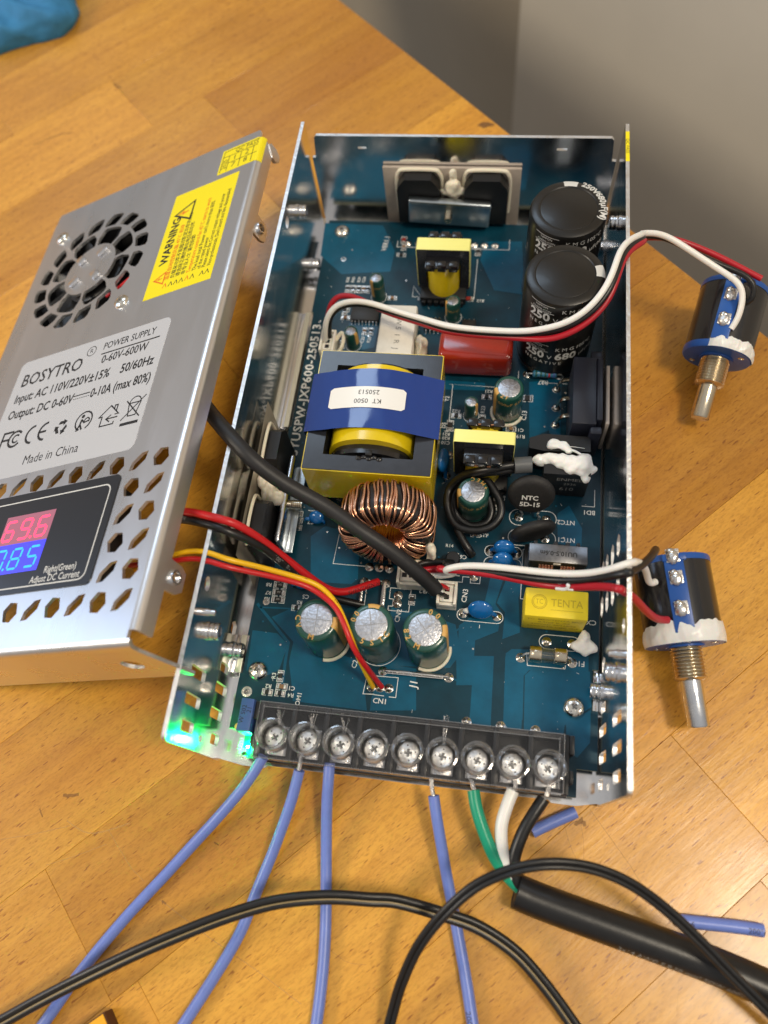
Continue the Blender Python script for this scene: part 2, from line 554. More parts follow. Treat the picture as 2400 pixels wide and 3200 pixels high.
def blob(name, parent, c, rad, mt, seed=1, rough=0.35, label=None, n=26, m=16, rot=0.0, extra=()):
    """irregular smear of glue: an ellipsoid pushed in and out by summed sines, plus side lobes"""
    rnd = random.Random(seed)
    ph = [(rnd.uniform(1, 5), rnd.uniform(1, 5), rnd.uniform(0, 6), rnd.uniform(0.3, 1)) for _ in range(7)]
    g = G()
    for cc, rr in ((c, rad),) + tuple(extra):
        v, f = [], []
        for j in range(m + 1):
            t = pi * j / m
            for i in range(n):
                a = 2 * pi * i / n
                k = 1 + rough * sum(w_ * math.sin(p * a + q * t + s_) for p, q, s_, w_ in [(round(p), q, s_, w_) for p, q, s_, w_ in ph]) / 3.2 * math.sin(t)
                x, y, z = rr[0] * k * math.sin(t) * math.cos(a), rr[1] * k * math.sin(t) * math.sin(a), rr[2] * k * math.cos(t)
                x, y = x * math.cos(rot) - y * math.sin(rot), x * math.sin(rot) + y * math.cos(rot)
                v.append((cc[0] + x, cc[1] + y, cc[2] + z))
        for j in range(m):
            for i in range(n):
                k = (i + 1) % n
                f.append((j * n + i, (j + 1) * n + i, (j + 1) * n + k, j * n + k))
        g.add(v, f, mt)
    o = obj(name, g, parent, label, ang=180)
    md = o.modifiers.new('merge', 'REMESH')
    md.mode = 'VOXEL'
    md.voxel_size = 0.00038
    md.use_smooth_shade = True
    md = o.modifiers.new('soften', 'SMOOTH')
    md.factor, md.iterations = 0.5, 5
    tx = bpy.data.textures.get('smear') or bpy.data.textures.new('smear', 'CLOUDS')
    tx.noise_scale, tx.noise_depth = 0.0036, 2
    md = o.modifiers.new('smear', 'DISPLACE')
    md.texture, md.strength, md.mid_level = tx, 0.0016, 0.5
    md.texture_coords = 'GLOBAL'
    md = o.modifiers.new('soften2', 'SMOOTH')
    md.factor, md.iterations = 0.5, 2
    return o

# ------------------------------------------------------------------ table, cabinet, floor
TA = math.radians(44.2)
table = thing('table', (60, 60, -38), 'butcher block table top of glued beech staves, worn and scratched', 'table')
table.rotation_euler = (0, 0, TA)
tb = Vector((60, 60, -38))
def t_local(d, n_):   # coordinates along / across the staves -> table-local mm
    cx, cy = tb.x * math.cos(TA) + tb.y * math.sin(TA), -tb.x * math.sin(TA) + tb.y * math.cos(TA)
    return d - cx, n_ - cy
fixed = {6: [125.3], 7: [73.0], -1: [-57.0], -2: [-48.5], 0: [118.0, -230.0]}
EDGE = 239.0
for k in range(-9, 15):
    n0 = 5.2 + 41.6 * k
    cuts = [-420.0] + sorted(fixed.get(k, [random.uniform(-260, -120), random.uniform(60, 200)])) + [EDGE]
    for a, b in zip(cuts[:-1], cuts[1:]):
        x0, y0 = t_local(a, n0)
        x1, y1 = t_local(b, n0 + 41.6)
        g = G()
        dz = random.uniform(-0.05, 0.0)
        g.box((x0 + 0.02, y0 + 0.02, 0), (x1 - 0.02, y1 - 0.02, 38 + dz), 'beech', 0.10, seg=1)
        W['__t'] = Vector((0, 0, 0))
        lo = Vector(((x0 + x1) / 2, (y0 + y1) / 2, 19))
        o = obj('plank', g, None)
        o.parent = table
        o.location = lo * 0.001 - Vector((0, 0, 0.019))
g = G()
def on_table(d, n_, z):
    return (d * math.cos(TA) - n_ * math.sin(TA), d * math.sin(TA) + n_ * math.cos(TA), z)
Xc = T(72.5, 520, 0) @ RZ(-44)
g.box((0, 0, -740), (900, 500, 260), 'cabinet_grey', 2.0, Xc)
obj('cabinet', g, None, 'plain grey cabinet standing behind the far edge of the table', 'cabinet')
g = G()
Xw = T(-30, 640, 0) @ RZ(-44)
g.box((-1400, 60, -740), (700, 160, 900), 'wall_grey', 0, Xw)
obj('wall', g, None, 'grey wall in shade beyond the table and left of the cabinet', 'wall', kind='structure')
g = G()
g.box((-2500, -2500, -760), (2500, 2500, -742), 'floor_dark')
obj('floor', g, None, 'dark floor below the table', 'floor', kind='structure')

# dents, stains and scratches in the varnish
g = G()
rs = random.Random(11)
mat('scratch', (0.66, 0.40, 0.14), 0.55)
mat('dark_scuff', (0.20, 0.10, 0.04), 0.6)
for k_, a_ in (('scratch', 0.34), ('dark_scuff', 0.4)):
    M[k_].node_tree.nodes['Principled BSDF'].inputs['Alpha'].default_value = a_
for i in range(90):
    d, n_ = rs.uniform(60, 200), rs.uniform(-190, -60)
    a = TA + rs.choice((0.2, 1.3, -0.6, 0.9)) + rs.uniform(-0.3, 0.3)
    L_ = rs.uniform(3, 16)
    p = on_table(d, n_, 0)
    g.line([p[:2], (p[0] + L_ * math.cos(a), p[1] + L_ * math.sin(a))], 0.05, 'scratch', z=0.02 + .0001 * i)
for pts, wd in (([(112.0,-1.0,0.0),(118.5,-8.8,0.0),(122.9,-14.2,0.0),(127.1,-20.1,0.0)], .22), ([(104.7,-5.3,0.0),(106.4,-10.3,0.0),(108.8,-15.4,0.0)], .16), ([(109.5,-5.0,0.0),(110.4,-10.4,0.0),(110.5,-15.5,0.0)], .14),
            ([(-41.6,-22.4,0.0),(-35.7,-24.6,0.0),(-30.7,-24.3,0.0),(-22.1,-20.7,0.0)], .45), ([(-61.0,-29.9,0.0),(-52.0,-27.5,0.0),(-40.5,-23.6,0.0)], .3), ([(-44.4,-34.9,0.0),(-36.0,-31.3,0.0),(-27.7,-27.2,0.0)], .25), ([(-8.0,-39.5,0.0),(8.2,-46.8,0.0),(22.8,-52.8,0.0),(36.9,-59.1,0.0)], .3),
            ([(43.1,-45.6,0.0),(48.0,-47.8,0.0),(53.1,-47.7,0.0)], .14), ([(-28.0,-23.4,0.0),(-19.2,-31.8,0.0),(-13.9,-35.4,0.0)], .25), ([(150.8,39.5,0.0),(152.0,39.7,0.0),(156.2,43.9,0.0),(154.7,44.1,0.0)], .2)):
    g.line([(p.x + rs.uniform(-0.05, 0.05), p.y + rs.uniform(-0.05, 0.05)) for p in spline(pts, 5)], wd, 'scratch', z=0.03 + .001 * len(g.f) / 50)
for pts, wd in (([(-44.8,-15.5,0.0),(-43.0,-15.4,0.0),(-40.5,-14.7,0.0)], 1.5), ([(-51.3,-20.3,0.0),(-49.9,-22.4,0.0)], .7), ([(107.9,-5.5,0.0),(109.5,-4.4,0.0),(110.8,-5.2,0.0)], 1.6), ([(-142.1,257.2,0.0),(-134.6,262.5,0.0),(-126.3,265.6,0.0)], 1.0), ([(5.0,-22.9,0.0),(5.8,-23.2,0.0)], .7), ([(-7.2,-40.0,0.0),(-6.1,-40.2,0.0)], .8), ([(-114.0,297.2,0.0),(-110.4,294.8,0.0)], 1.6)):
    g.line([(p.x + rs.uniform(-0.3, 0.3), p.y + rs.uniform(-0.3, 0.3)) for p in spline(pts, 4)], wd * .6, 'dark_scuff', z=0.035)
o = obj('scratches', g, None, kind='stuff')
o.parent = table
o.matrix_parent_inverse = (Matrix.Translation(tb * 0.001) @ Matrix.Rotation(TA, 4, 'Z')).inverted()

# knot near the far table edge
g = G()
kp = (63.2,272.2,0.0)
g.prism([(kp[0] + p[0] * random.uniform(.7, 1.2), kp[1] + p[1] * random.uniform(.7, 1.2)) for p in disc(0, 0, 3.6, 18, 1.9)], 0.02, 0.03, 'dark_scuff')
o = obj('knot', g, None)
o.parent = table
o.matrix_parent_inverse = (Matrix.Translation(tb * 0.001) @ Matrix.Rotation(TA, 4, 'Z')).inverted()

# ------------------------------------------------------------------ open metal case
CW_, CL_, CH_ = 114.7, 217.0, 46.9
case = thing('metal_case', (57, 108, 0), 'open aluminium case of the power supply with its circuit board showing', 'case')
# sheets standing in the y-z plane: polygon (y, z) swept along x
YZ = Matrix(((0, 0, 1, 0), (1, 0, 0, 0), (0, 1, 0, 0), (0, 0, 0, 1)))
# sheets standing in the x-z plane: polygon (x, z) swept along y
XZ = Matrix(((1, 0, 0, 0), (0, 0, -1, 0), (0, 1, 0, 0), (0, 0, 0, 1)))
g = G()
g.prism([(1.2, 0.6), (9, -0.6), (16, -0.6), (17, 0.2), (60, 0.0), (100, 0.2), (101, -0.6), (108, -0.6), (113.5, 0.6), (113.5, 215.8), (1.2, 215.8)], 0.02, 1.2, 'aluminium', side='cut_metal')
obj('base_plate', g, case)
def slot(y, z0, z1, hw=1.55, r=0.8):
    return rrect(y - hw, z0, y + hw, z1, r, 3)
def hexslot(y, z, L=3.5, h=2.4):
    return [(y - L, z), (y - L * .55, z - h), (y + L * .55, z - h), (y + L, z), (y + L * .55, z + h), (y - L * .55, z + h)]
base_h = [slot(12.2, 5.5, 17), slot(19.6, 5.5, 17), slot(12.2, 27, 39.3), slot(19.6, 27, 39.3), slot(5.2, 4, 12), slot(5.2, 28, 38), disc(3.8, 20.6, 1.0, 12, 1.9), slot(25.8, 8, 16, 1.4), hexslot(38.6, 11, 2.3, 2.6)]
left_h = base_h + [disc(43, 41.5, 2.1, 16), disc(174, 42, 2.1, 16)]
right_h = base_h[:-1] + [hexslot(*p) for p in (((113.5,66.7,34.9)[1], (113.5,66.7,34.9)[2]), ((113.5,67.2,25.6)[1], (113.5,67.2,25.6)[2]), ((113.5,67.7,16.4)[1], (113.5,67.7,16.4)[2]), ((113.5,68.2,9.2)[1], (113.5,68.2,9.2)[2]),
    ((113.5,55.5,34.3)[1], (113.5,55.5,34.3)[2]), ((113.5,55.2,25.9)[1], (113.5,55.2,25.9)[2]), ((113.5,56.0,16.6)[1], (113.5,56.0,16.6)[2]), ((113.5,57.0,7.8)[1], (113.5,57.0,7.8)[2]))] + [hexslot(38.0, 12, 2.6, 2.6), disc(41.5, 42.4, 2.0, 16)]
outline = [(0, 0), (CL_, 0), (CL_, CH_ - 0.4), (CL_ - 0.4, CH_)] + arc(1.6, CH_ - 1.6, 1.6, 90, 180, 5)
for side, x0, holes in (('l', 0.0, left_h), ('r', CW_ - 1.2, right_h)):
    g = G()
    g.prism(outline, x0, x0 + 1.2, 'aluminium', holes, YZ, side='cut_metal')
    wall = obj('side_wall', g, case)
    inx, s_ = (1.2, 1) if side == 'l' else (CW_ - 1.2, -1)
    nuts = ((32, 32.3, 2.5), (32.5, 7.6, 2.5), (187, 33.9, 2.4), (186.7, 6.8, 2.4)) if side == 'l' else ((31.2, 34, 2.5), (31.2, 7.6, 2.5), (183.7, 35.3, 2.4), (199, 7.5, 2.4))
    for y, z, r in nuts:
        g = G()
        X = T(inx, y, z) @ RY(90 * s_)
        g.lathe([(r + .3, 0), (r + .3, 0.5), (r, 0.7), (r, 1.4), (r - .12, 1.6), (r, 1.8), (r, 2.9), (r - .3, 3.3), (1.5, 3.3), (1.35, 1.5), (1.35, 0.6)], 'steel', X, 24)
        obj('rivet_nut', g, wall)
    g = G()
    y, z = (35.3, 40.2) if side == 'l' else (34.4, 41.2)
    g.lathe([(1.1, 0), (1.1, 1.6), (0.9, 2.2), (0.9, 3.6), (0.5, 3.9)], 'steel', T(inx, y, z) @ RY(90 * s_), 16)
    obj('screw_tip', g, wall)
    if side == 'r':
        g = G()
        g.box((CW_ - 1.21, 199.3, CH_ + 0.005), (CW_ + 0.06, 213, CH_ + 0.06), 'yellow_label')
        g.box((CW_ + 0.005, 199.3, 40.5), (CW_ + 0.06, 213, CH_ + 0.005), 'yellow_label')
        g.text('QC PASS', 1.6, 'black_print', T(CW_ - 0.6, 206.2, CH_ + 0.075) @ RZ(-90), sx=1.1)
        obj('yellow_sticker', g, wall, 'torn yellow inspection sticker folded over the wall edge')
g = G()
back = [(1.9, 0.02), (112.8, 0.02), (112.8, 32.7), (111.4, 32.9), (110.6, 41.6), (109.8, 42.5), (4.8, 42.5), (4.0, 41.6), (3.2, 32.9), (1.9, 32.7)]
g.prism(back, -216, -214.8, 'aluminium', [rrect(19.8, 37.0, 23.0, 38.0, .3, 2), rrect(91.5, 37.2, 95.2, 38.2, .3, 2)], XZ, side='cut_metal')
obj('back_wall', g, case)
for x, y in ((1.2, 26), (1.2, 114)):      # folded inner tabs beside the board edge
    g = G()
    L_ = 12 if y < 100 else 50
    g.box((2.7, y, 5.6), (4.5, y + L_, 6.3), 'pale_tab', 0.25)
    g.box((1.25, y, 4.4), (2.9, y + L_, 5.5), 'aluminium', 0.1)
    obj('support_tab', g, case)
g = G()
g.box((111.6, 25.9, 3.2), (113.45, 37.4, 4.2), 'aluminium', 0.2)
obj('support_tab', g, case)
for x, y in ((10.2, 27), (105.9, 26), (11.1, 203.7), (104, 196), (14, 112)):
    g = G()
    g.cyl((x, y, 1.2), (x, y, 4.85), 3.0, 'steel', 18)
    obj('standoff', g, case)

# ------------------------------------------------------------------ loose cover, leaning left of the case
cover = thing('cover_panel', (0, 0, 0), 'loose brushed aluminium cover with fan grille and digital meter, lying tilted left of the case', 'cover')
cover.matrix_world = Matrix(((0.92613,-0.03158,-0.37588,-0.00598),(0.06001,0.99613,0.06417,0.01906),(0.37240,-0.08198,0.92444,0.06346),(0,0,0,1)))
W[cover.name] = Vector((0, 0, 0))
PW, PL = 107.1, 194.7
FC_ = (-72.0, 152.0)
holes = []
def pol(r, a):
    return (FC_[0] + r * math.cos(math.radians(a)), FC_[1] + r * math.sin(math.radians(a)))
for i in range(8):       # inner ring of rounded wedges
    a0, a1 = i * 45 + 9, i * 45 + 45 + 3
    p = [pol(12.4, a0 + (a1 - a0) * k / 5) for k in range(6)]
    p += [pol(16.0, a1 + 1), pol(19.9, a1 - 4)]
    p += [pol(20.7, a1 - 8 - (a1 - a0 - 16) * k / 4) for k in range(5)]
    p += [pol(19.9, a0 + 4), pol(16.5, a0 - 1)]
    holes.append(p)
for i in range(16):      # outer ring of leaning slits
    a0 = i * 22.5 + 4
    a1 = a0 + 17.0
    p = [pol(22.0, a0 + 4), pol(22.0, a1 + 2), pol(24.5, a1 + 1.2), pol(27.0, a1 - 2), pol(27.9, a1 - 5), pol(27.9, a0 + 3), pol(27.2, a0), pol(24.5, a0 + 1)]
    holes.append(p)
HEX = [(-3.0, 0.6), (-1.9, -2.7), (1.0, -3.0), (3.0, -0.6), (1.9, 2.7), (-1.0, 3.0)]
LEAF = [(2.9, 3.0), (2.5, 0.2), (-0.5, -2.7), (-2.9, -3.0), (-2.5, -0.2), (0.5, 2.7)]
for i in range(12):
    for j in range(6):
        if (j in (0, 5) or i in (0, 1, 10, 11)):
            cx, cy = -7.4 - 8.4 * i, 55.9 - 8.62 * j
            holes.append([(cx + q[0], cy + q[1]) for q in (HEX if (i + j) % 2 == 0 else LEAF)])
g = G()
g.prism([(-2.2, 2.2), (-2.2, PL - 0.8), (-3, PL), (-PW + 3, PL), (-PW + 2.2, PL - 0.8), (-PW + 2.2, 2.2)], -1.0, 0.0, 'aluminium_cover', holes, None, side='cut_metal')
def fold(g, a, b, inward, depth, d0=0.0):
    """rolled edge: quarter round then a flange, swept from a to b (local xy); inward is the unit vector towards the plate"""
    pr = []
    for k in range(7):
        t = pi / 2 * k / 6
        pr.append((2.2 - 2.2 * math.sin(t), -2.2 + 2.2 * math.cos(t)))
    pr.append((0, -depth))
    pr.append((1.0, -depth))
    for k in range(7):
        t = pi / 2 * (6 - k) / 6
        pr.append((2.2 - 1.2 * math.sin(t), -2.2 + 1.2 * math.cos(t)))
    v = []
    for e in (a, b):
        for o_, z in pr:
            v.append((e[0] + inward[0] * o_, e[1] + inward[1] * o_, z))
    n = len(pr)
    f = [(i, (i + 1) % n, n + (i + 1) % n, n + i) for i in range(n)]
    f += [tuple(range(n - 1, -1, -1)), tuple(range(n, 2 * n))]
    g.add(v, f, 'aluminium_cover')
fold(g, (0, 4.5), (0, PL - 5.5), (-1, 0), 6.2)
fold(g, (-PW, PL - 5.5), (-PW, 4.5), (1, 0), 6.2)
plate = obj('top_plate', g, cover)
g = G()
fold(g, (-PW + 3, 0), (-1.2, 0), (0, 1), 4.0)
g.prism([(-PW + 3, -23.5), (0.6, -23.5), (0.6, -21), (-1.4, -3.95), (-PW + 3, -3.95)], -1.0, 0.0, 'aluminium_cover', [disc(-11.6, -13.0, 3.2, 24)], XZ, side='cut_metal')
obj('front_flange', g, cover)
for y in (21.7, 152.0):
    g = G()
    tri = [(y - 4.4, -6.1), (y - 4.0, -10.5), (y - 2.6, -12.5), (y + 2.6, -12.5), (y + 4.0, -10.5), (y + 4.4, -6.1)]
    g.prism(tri, -1.0, 0.0, 'aluminium_cover', [disc(y, -8.6, 1.4, 16)], YZ, side='cut_metal')
    g.lathe([(2.0, 0), (2.1, 0.5), (1.9, 0.9), (1.4, 0.9), (1.3, -0.4)], 'steel', T(0, y, -8.6) @ RY(90), 20, cap=False)
    obj('screw_tab', g, cover)
g = G()
g.prism([(185.5, -6.1), (185.7, -8.5), (187.5, -10), (190, -9.4), (191, -7), (190.6, -4), (189, -3)], -1.0, 0.3, 'aluminium_cover', X=YZ, side='cut_metal')
obj('corner_tab', g, cover)
# fan under the grille
g = G()
FX = T(FC_[0], FC_[1], 0)
g.prism(rrect(FC_[0] - 30, FC_[1] - 30, FC_[0] + 30, FC_[1] + 30, 4), -11.5, -1.3, 'black_plastic', [disc(FC_[0], FC_[1], 28.5, 40)])
g.cyl((FC_[0], FC_[1], -11.4), (FC_[0], FC_[1], -11.0), 28.6, 'black_plastic', 40)
fan = obj('fan', g, cover, 'black cooling fan behind the round grille')
g = G()
g.lathe([(13, -11), (13, -3.4), (12.3, -2.9)], 'black_plastic', FX, 32)
obj('hub', g, fan)
for i in range(9):
    g = G()
    a = 40 * i
    v = []
    for r, tw in ((12.9, 0), (20, 8), (27.3, 14)):
        for dz, da in ((-3.4, -14), (-9.8, 13)):
            q = math.radians(a + tw + da)
            v.append((FC_[0] + r * math.cos(q), FC_[1] + r * math.sin(q), dz))
    v += [(p[0], p[1], p[2] - 0.9) for p in v]
    f = [(0, 2, 3, 1), (2, 4, 5, 3), (6, 7, 9, 8), (8, 9, 11, 10), (0, 1, 7, 6), (4, 10, 11, 5), (0, 6, 8, 2), (2, 8, 10, 4), (1, 3, 9, 7), (3, 5, 11, 9)]
    g.add(v, f, 'black_plastic')
    obj('blade', g, fan)
g = G()
g.tube([(-50, 142, -2.4), (-54, 138.6, -2.2), (-60, 136, -2.4)], 0.55, 'red_wire', 8)
obj('fan_wire', g, fan)
for x, y in ((-97, 178.1), (-47, 126.8)):
    g = G()
    g.lathe([(3.0, 0), (2.95, 0.25), (2.5, 0.9), (1.4, 1.3), (0.9, 1.35), (0.7, 0.5)], 'screw_metal', T(x, y, 0), 24)
    for q in (20, 110):
        g.box((-1.7, -.25, .75), (1.7, .25, 1.42), 'screw_metal', 0, T(x, y, 0) @ RZ(q))
    obj('cover_screw', g, cover)
for x, y, a in ((-67.6, 159.1, 40), (-78.2, 158.0, 130), (-77.8, 146.9, 220), (-67.0, 146.9, 310)):
    g = G()
    g.box((-2.4, -1.7, 0), (2.4, 1.7, 0.9), 'aluminium_cover', 0.4, T(x, y, 0) @ RZ(a))
    obj('louvre', g, cover)
# yellow warning label (reads towards the back edge)
g = G()
g.box((-36.2, 123.4, 0.004), (-7.4, 174.8, 0.07), 'yellow_label')
wl = obj('warning_label', g, cover, 'yellow warning label with small red and black print')
g = G()
def wt(t, u, x, size, mt='black_print', **k):     # u: along +y from the label's lower edge, x: across
    g.text(t, size, mt, T(x, 123.4 + u, 0.085) @ RZ(90), align='LEFT', **k)
wt('WARNING', 15.0, -31.6, 5.0, bold=0.03, sx=0.96)
def tri(cx, cy, s, wd, mt):
    g.line([(cx + s * .5, cy - s * .58), (cx + s * .5, cy + s * .58), (cx - s * .5, cy)], wd, mt, z=.085, closed=True)
tri(-31.4, 131.5, 4.6, 0.5, 'red_print')
g.line([(-32.6, 131.3), (-31.3, 131.9), (-31.6, 131.2), (-30.2, 131.6)], .35, 'red_print', z=.085)
tri(-29.4, 163.3, 8.0, 0.75, 'black_print')
g.line([(-31.5, 163.0), (-29.5, 164.1), (-29.8, 162.8), (-27.6, 163.6)], .6, 'red_print', z=.085)
rows = [(-27.7, 2.4, 'red_print', '温度自动控制风扇 45°C 启动'), (-25.2, 2.3, 'black_print', '负载总功率不能超过额定功率的80%'), (-22.9, 2.3, 'black_print', '请选择正确的输出电压和功率'), (-20.6, 2.3, 'black_print', '非专业人士 请勿拆卸'),
        (-18.2, 2.35, 'red_print', 'Temperature control fan 45°C starts to work'), (-15.9, 2.35, 'black_print', "The load total Power can't more than 80%"), (-13.9, 2.3, 'black_print', 'of the rated power'), (-11.9, 2.2, 'black_print', 'Please select the Correct output voltage and power'), (-9.7, 2.2, 'black_print', "Non-professionals, Don't board and fans disassembled")]
for i, (x, s_, mt, t) in enumerate(rows):
    cjk = ord(t[0]) > 1000
    wt(t, 6.6, x, s_ * (0.92 if cjk else 1), mt, sx=0.95 if cjk else (0.76 if i > 6 else 0.82), bold=0.012)
    if i != 6:
        g.line([(x + .8, 126.6), (x, 128.4), (x - .8, 126.6)], .3, mt, z=.085)
obj('lettering', g, wl)
# yellow inspection sticker at the back corner
g = G()
g.box((-18.2, 177.6, 0.004), (-2.3, 190.6, 0.07), 'yellow_label')
qv = []
for k in range(7):
    t = pi / 2 * k / 6 * 0.9
    qv.append((-2.2 + 2.27 * math.sin(t), -2.2 + 2.27 * math.cos(t)))
v = [(x, y, z) for y in (177.6, 190.2) for x, z in [(-2.3, .07)] + qv]
g.add(v, [(i, i + 1, i + 9, i + 8) for i in range(7)], 'yellow_label')
qc = obj('inspection_sticker', g, cover, 'small yellow inspection sticker with a printed grid')
g = G()
g.line([(-17.2, 178.4), (-17.2, 189.6), (-1.9, 189.6)], .28, 'black_print', z=.085)
g.line([(-17.2, 186.4), (-1.9, 186.4)], .28, 'black_print', z=.085)
g.line([(-14.4, 178.4), (-14.4, 186.4)], .28, 'black_print', z=.085)
g.line([(-14.4, 182.4), (-1.9, 182.4)], .28, 'black_print', z=.085)
for x in (-9.0, -3.6):
    g.line([(x, 178.2), (x, 186.4)], .28, 'black_print', z=.085)
g.text('QC PASS', 3.1, 'black_print', T(-7.0, 188.0, .085), sx=.85)
for t, x, y in (('1', -11.7, 184.4), ('2', -6.3, 184.4), ('7', -11.7, 180.4), ('8', -6.3, 180.4)):
    g.text(t, 3.6, 'black_print', T(x, y, .085))
g.text('2025', 2.7, 'black_print', T(-15.8, 182.3, .085) @ RZ(90))
obj('lettering', g, qc)
# white-silver type label
g = G()
g.prism(rrect(-89.5, 60.8, -19.6, 111.6, 2.6), 0.004, 0.07, 'silver_label')
tl = obj('type_label', g, cover, 'pale silver type label with ratings and approval symbols')
g = G()
def lt(t, x, y, size, **k):
    g.text(t, size, 'black_print', T(x, y, .085), align='LEFT', **k)
lt('BOSYTRO', -86, 102.2, 7.6, sx=.88, bold=.012)
g.text('R', 2.6, 'black_print', T(-53.6, 106.9, .085))
g.line(disc(-53.6, 106.9, 2.0, 20), .3, 'black_print', z=.085, closed=True)
lt('POWER SUPPLY', -48.2, 107.2, 4.1, sx=.80, bold=.01)
g.line([(-48.0, 104.0), (-22.8, 104.0)], .55, 'black_print', z=.085)
lt('0-60V-600W', -47.0, 101.2, 4.8, sx=.80, bold=.015)
lt('Input: AC 110V/220V±15%', -86, 94.4, 5.2, sx=.79, bold=.022)
lt('50/60Hz', -36.2, 94.4, 5.2, sx=.79, bold=.022)
lt('Output: DC 0-60V', -86, 87.4, 5.2, sx=.79, bold=.022)
g.line([(-54.6, 88.2), (-47.4, 88.2)], .45, 'black_print', z=.085)
for k in range(8):
    g.line([(-54.4 + .95 * k, 86.9), (-54.0 + .95 * k, 86.9)], .3, 'black_print', z=.085)
lt('0-10A (max 80%)', -46.8, 87.4, 5.2, sx=.70, bold=.022)
lt('Made in China', -68.8, 66.2, 5.0, sx=.86)
# approval symbols
g.line([(-84, 73.4), (-84, 79.8), (-79.6, 79.8)], .9, 'black_print', z=.085)
g.line([(-84, 76.8), (-80.6, 76.8)], .9, 'black_print', z=.085)
g.line(arc(-77.4, 76.5, 3.1, 45, 315), .9, 'black_print', z=.085)
g.line(arc(-77.0, 76.5, 1.5, 50, 310), .7, 'black_print', z=.085)
g.line(arc(-68.6, 76.5, 3.3, 95, 265), .9, 'black_print', z=.085)
g.line(arc(-62.6, 76.5, 3.3, 95, 265), .9, 'black_print', z=.085)
g.line([(-65.6, 76.5), (-62.9, 76.5)], .9, 'black_print', z=.085)
for q in (90, 210, 330):
    c, s_ = math.cos(math.radians(q)), math.sin(math.radians(q))
    X = T(-55.6 + 2.0 * c, 76.3 + 2.0 * s_, .085) @ RZ(q - 90)
    g.add([(-1.7, -.7, 0), (1.0, -.7, 0), (1.0, .5, 0), (-1.2, .5, 0)], [(0, 1, 2, 3)], 'black_print', X)
    g.add([(0.8, -1.5, 0), (2.2, 0.1, 0), (0.4, 1.1, 0)], [(0, 1, 2)], 'black_print', X)
g.line(arc(-45.6, 76.6, 3.5, -60, 250), .6, 'black_print', z=.085)
g.prism(disc(-46.4, 78.4, .75, 10), .08, .086, 'black_print')
g.line([(-46.6, 77.0), (-46.8, 75.2), (-47.6, 73.2)], .8, 'black_print', z=.085)
g.line([(-46.4, 77.0), (-45.2, 75.8), (-43.6, 76.2)], .6, 'black_print', z=.085)
g.line([(-46.6, 75.0), (-45.6, 73.4)], .7, 'black_print', z=.085)
g.line(arc(-44.2, 76.4, 1.1, -20, 200, 6), .5, 'black_print', z=.085)
g.line([(-38.8, 76.0), (-34.8, 79.8), (-30.6, 76.0), (-32.0, 76.0)], .5, 'black_print', z=.085)
g.line([(-38.8, 76.0), (-37.4, 76.0), (-37.4, 72.4), (-31.8, 72.4), (-31.8, 73.2)], .5, 'black_print', z=.085)
g.line([(-33.0, 78.2), (-33.0, 79.6), (-31.9, 79.6), (-31.9, 77.2)], .5, 'black_print', z=.085)
g.line([(-30.8, 74.8), (-35.2, 74.8)], .5, 'black_print', z=.085)
g.line([(-33.8, 76.0), (-35.4, 74.8), (-33.8, 73.6)], .5, 'black_print', z=.085)
g.line([(-27.0, 78.6), (-26.2, 73.8), (-23.2, 73.8), (-22.2, 78.6)], .45, 'black_print', z=.085, closed=True)
g.line(arc(-24.6, 78.6, 2.3, 0, 180, 8), .4, 'black_print', z=.085)
g.line([(-28.6, 72.8), (-20.8, 80.6)], .45, 'black_print', z=.086)
g.line([(-28.2, 79.8), (-21.4, 73.0)], .45, 'black_print', z=.086)
g.line([(-28.0, 71.0), (-21.6, 71.0)], 1.1, 'black_print', z=.085)
obj('lettering', g, tl)
# black meter panel
g = G()
g.prism(rrect(-86, 18.4, -20.9, 52.6, 1.8), 0.004, 0.28, 'panel_black')
mp = obj('meter_panel', g, cover, 'black meter panel with red and blue digits')
g = G()
g.line(rrect(-83.0, 20.2, -23.6, 49.7, 2.4), .42, 'white_print', z=.30, closed=True)
g.text('Right(Green)', 3.0, 'white_print', T(-34.2, 24.6, .30), sx=.80, bold=.01)
g.text('Adjust DC Current', 3.0, 'white_print', T(-35.4, 21.9, .30), sx=.82, bold=.01)
obj('lettering', g, mp)
g = G()
g.box((-65.0, 34.9, .281), (-44.0, 44.7, .31), 'window_red')
wr = obj('red_display', g, mp, 'lit red display reading 69.6')
g = G()
g.box((-65.0, 25.1, .281), (-44.0, 34.89, .31), 'window_blue')
wb = obj('blue_display', g, mp, 'lit blue display reading 7.85')
SEG = {'a': ((0, 2), (1, 2)), 'b': ((1, 2), (1, 1)), 'c': ((1, 1), (1, 0)), 'd': ((0, 0), (1, 0)), 'e': ((0, 1), (0, 0)), 'f': ((0, 2), (0, 1)), 'g': ((0, 1), (1, 1))}
DIG = {'6': 'acdefg', '9': 'abcdfg', '7': 'abcf', '8': 'abcdefg', '5': 'acdfg'}
def seg7(ch, x, y, w_, h, mt, par):
    g = G()
    sl = 0.55
    for s_ in DIG[ch]:
        (ax, ay), (bx, by) = SEG[s_]
        p = Vector((x + ax * w_ + sl * ay / 2, y + ay * h / 2))
        q = Vector((x + bx * w_ + sl * by / 2, y + by * h / 2))
        d = (q - p).normalized()
        p, q = p + d * .35, q - d * .35
        n_ = Vector((-d.y, d.x)) * .38
        c = [p - d * .2, p + d * .2 + n_, q - d * .2 + n_, q + d * .2, q - d * .2 - n_, p + d * .2 - n_]
        g.add([(k.x, k.y, .33) for k in c], [tuple(range(5, -1, -1))], mt)
    obj('digit', g, par)
for ch, x in (('6', -64.2), ('9', -57.3), ('6', -50.1)):
    seg7(ch, x, 36.4, 4.0, 6.4, 'digit_red', wr)
